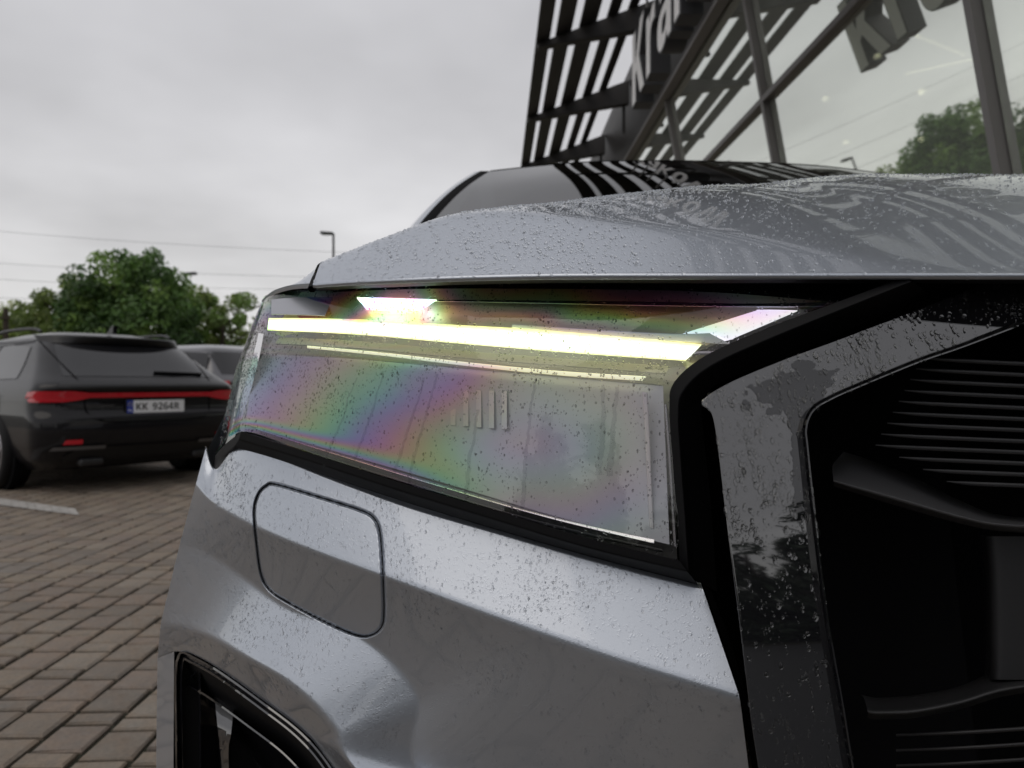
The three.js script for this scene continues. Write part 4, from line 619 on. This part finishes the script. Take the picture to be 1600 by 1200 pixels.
// ---- rain drops
function drops(name, geo, count, rMin, rMax, flat, test, pow = 2.5, stretch = 0, full = false) {
  const g = geo.index ? geo.toNonIndexed() : geo, p = g.attributes.position, nrm = g.attributes.normal, T = p.count / 3, cum = new Float64Array(T); let s = 0;
  const a = V(), b = V(), c = V(), n = V();
  for (let i = 0; i < T; i++) { a.fromBufferAttribute(p, i * 3); b.fromBufferAttribute(p, i * 3 + 1); c.fromBufferAttribute(p, i * 3 + 2); s += b.sub(a).cross(c.sub(a)).length(); cum[i] = s; }
  const drop = full ? new THREE.SphereGeometry(1, 10, 8) : new THREE.SphereGeometry(1, 9, 5, 0, Math.PI * 2, 0, Math.PI / 2), im = new THREE.InstancedMesh(drop, full ? M.lensWater : M.water, count), q = new THREE.Object3D(), mats = []; let k = 0, tries = 0;
  const up = V(0, 1, 0);
  while (k < count && tries++ < count * 12) {
    const x = rnd() * s; let lo = 0, hi = T - 1; while (lo < hi) { const m = (lo + hi) >> 1; cum[m] < x ? lo = m + 1 : hi = m; }
    const u = Math.sqrt(rnd()), v = rnd(); a.fromBufferAttribute(p, lo * 3); b.fromBufferAttribute(p, lo * 3 + 1); c.fromBufferAttribute(p, lo * 3 + 2);
    const P = V().addScaledVector(a, 1 - u).addScaledVector(b, u * (1 - v)).addScaledVector(c, u * v), N = b.clone().sub(a).cross(c.clone().sub(a)).normalize(); if (N.dot(V(0, EYE, 0).sub(P)) < 0) N.negate();
    const d = -P.z, px = 800 + P.x / d * FPX, py = 600 - (P.y - EYE) / d * FPX; if (px < -20 || px > 1620 || py < 200 || py > 1220) continue;
    if (rnd() > test(px, py)) continue;
    const r = rMin + (rMax - rMin) * Math.pow(rnd(), pow), f = 1 + stretch * rnd();
    q.position.copy(P); const down = V(rr(-0.25, 0.25), -1, 0).addScaledVector(N, -V(0, -1, 0).dot(N)).normalize(), side = N.clone().cross(down).normalize(); down.crossVectors(side, N);
    q.matrix.makeBasis(side.multiplyScalar(r * rr(0.8, 1.15)), N.clone().multiplyScalar(r * flat), down.multiplyScalar(r * f)).setPosition(P);
    im.setMatrixAt(k++, q.matrix);
  }
  im.count = k; im.name = name; im.userData.kind = 'stuff'; im.castShadow = false; car.add(im);
}
const patchy = (px, py, s, o) => smooth(-0.25, 0.35, fbm(px / s, py / s, o, 3));
drops('bonnet_rain_drops', bonnetGeo, 42000, 0.0006, 0.0018, 0.85, (px, py) => (0.5 + 0.5 * patchy(px, py, 90, 3)) * (1 - 0.72 * smooth(880, 1150, px)), 2.6);
drops('wing_rain_drops', wingGeo, 1200, 0.0005, 0.0016, 0.5, () => 1, 3);
drops('bumper_rain_drops', bumperGeo, 9000, 0.0004, 0.0014, 0.5, (px, py) => (0.2 + 0.8 * patchy(px, py, 110, 8)) * (py > 960 && px > 620 ? 0.3 : 1), 3, 1.4);
drops('cover_rain_drops', coverGeo, 1100, 0.0004, 0.0012, 0.5, (px, py) => 0.3 + 0.7 * (py < 870), 3, 1.2);
drops('lens_rain_drops', lensGeo, 9000, 0.0004, 0.0011, 0.7, (px, py) => (py < 650 && py > 480 && px < 1050 ? 1 : 0.5) * (0.3 + 0.7 * patchy(px, py, 60, 12)), 3, 0.9, true);
drops('trim_rain_drops', trimGeo, 5200, 0.0004, 0.0022, 0.55, (px, py) => (px < 1400 ? 1 : 0.6) * (py < 850 ? 1 : 0.25) * (0.25 + 0.75 * patchy(px, py, 60, 5)), 3.5, 1.3);
// ---- water that has run together: trails down the lens, a film on the black trim
{
  const lensAt = (x, y) => { let b = null, m = 1e9; for (const r of lensPts) for (const p of r) { const q = (p[0] - x) ** 2 + (p[1] - y) ** 2; if (q < m) { m = q; b = p; } } return b[2]; };
  const trail = (x0, y0, y1, lean, w) => { const g = []; let x = x0; for (let y = y0; y <= y1; y += 4) { x += lean * 4 + rr(-1.1, 1.1); const ww = w * (0.7 + 0.5 * rnd()) * (1 + 0.6 * smooth(y0, y1, y)), d = lensAt(x, y); g.push([-1, -0.5, 0, 0.5, 1].map((k) => at(x + k * ww, y, d - 0.0007 * (1 - k * k) - 0.0001))); } return gridGeo(g); };
  const wet = mesh('water_trails', [[664, 590, 742, -0.30, 2], [684, 584, 775, -0.22, 2], [748, 640, 812, -0.15, 2.4], [838, 592, 830, -0.09, 2.4], [942, 602, 745, -0.05, 3.2], [964, 604, 745, -0.07, 3.2], [560, 590, 730, -0.35, 1.6], [600, 584, 720, -0.33, 1.6]].map((a) => trail(...a)), phys({ name: 'water_trail', color: rgb(0.84, 0.84, 0.85), transmission: 1, thickness: 0, roughness: 0, ior: 1.33 }), car); wet.userData.kind = 'stuff'; wet.castShadow = false;
  const g = trimGeo.toNonIndexed(), p = g.attributes.position, n = g.attributes.normal, P = [], N = [], a = V();
  for (let i = 0; i < p.count; i += 3) {
    a.set(0, 0, 0); for (let k = 0; k < 3; k++) a.add(V().fromBufferAttribute(p, i + k)); a.multiplyScalar(1 / 3);
    const px = 800 - a.x / a.z * FPX, py = 600 + (a.y - EYE) / a.z * FPX; if (px < 1130 || px > 1420 || py < 520 || py > 1000) continue;
    const f = 0.42 * fbm(px / 30, py / 22, 4.4, 2) + 0.07 * noise.noise(px / 7, py / 7, 2) + 0.9 * Math.exp(-(((px - 1235 + (py - 605) * 0.9) / 66) ** 2) - ((py - 605) / 40) ** 2) + 0.75 * smooth(1222 + (py - 650) * 0.06, 1242 + (py - 650) * 0.06, px) * smooth(610, 650, py) * smooth(840, 790, py);
    if (f < 0.45) continue; for (let k = 0; k < 3; k++) { P.push(p.getX(i + k), p.getY(i + k), p.getZ(i + k) + 0.00035); N.push(n.getX(i + k), n.getY(i + k), n.getZ(i + k)); }
  }
  const h = new THREE.BufferGeometry(); h.setAttribute('position', new THREE.BufferAttribute(new Float32Array(P), 3)); h.setAttribute('normal', new THREE.BufferAttribute(new Float32Array(N), 3));
  const film2 = mesh('water_film', h, phys({ name: 'wet_black', color: rgb(0.008, 0.008, 0.010), roughness: 0.02, ior: 1.8 }), car); film2.userData.kind = 'stuff';
}

renderer.render(scene, camera);
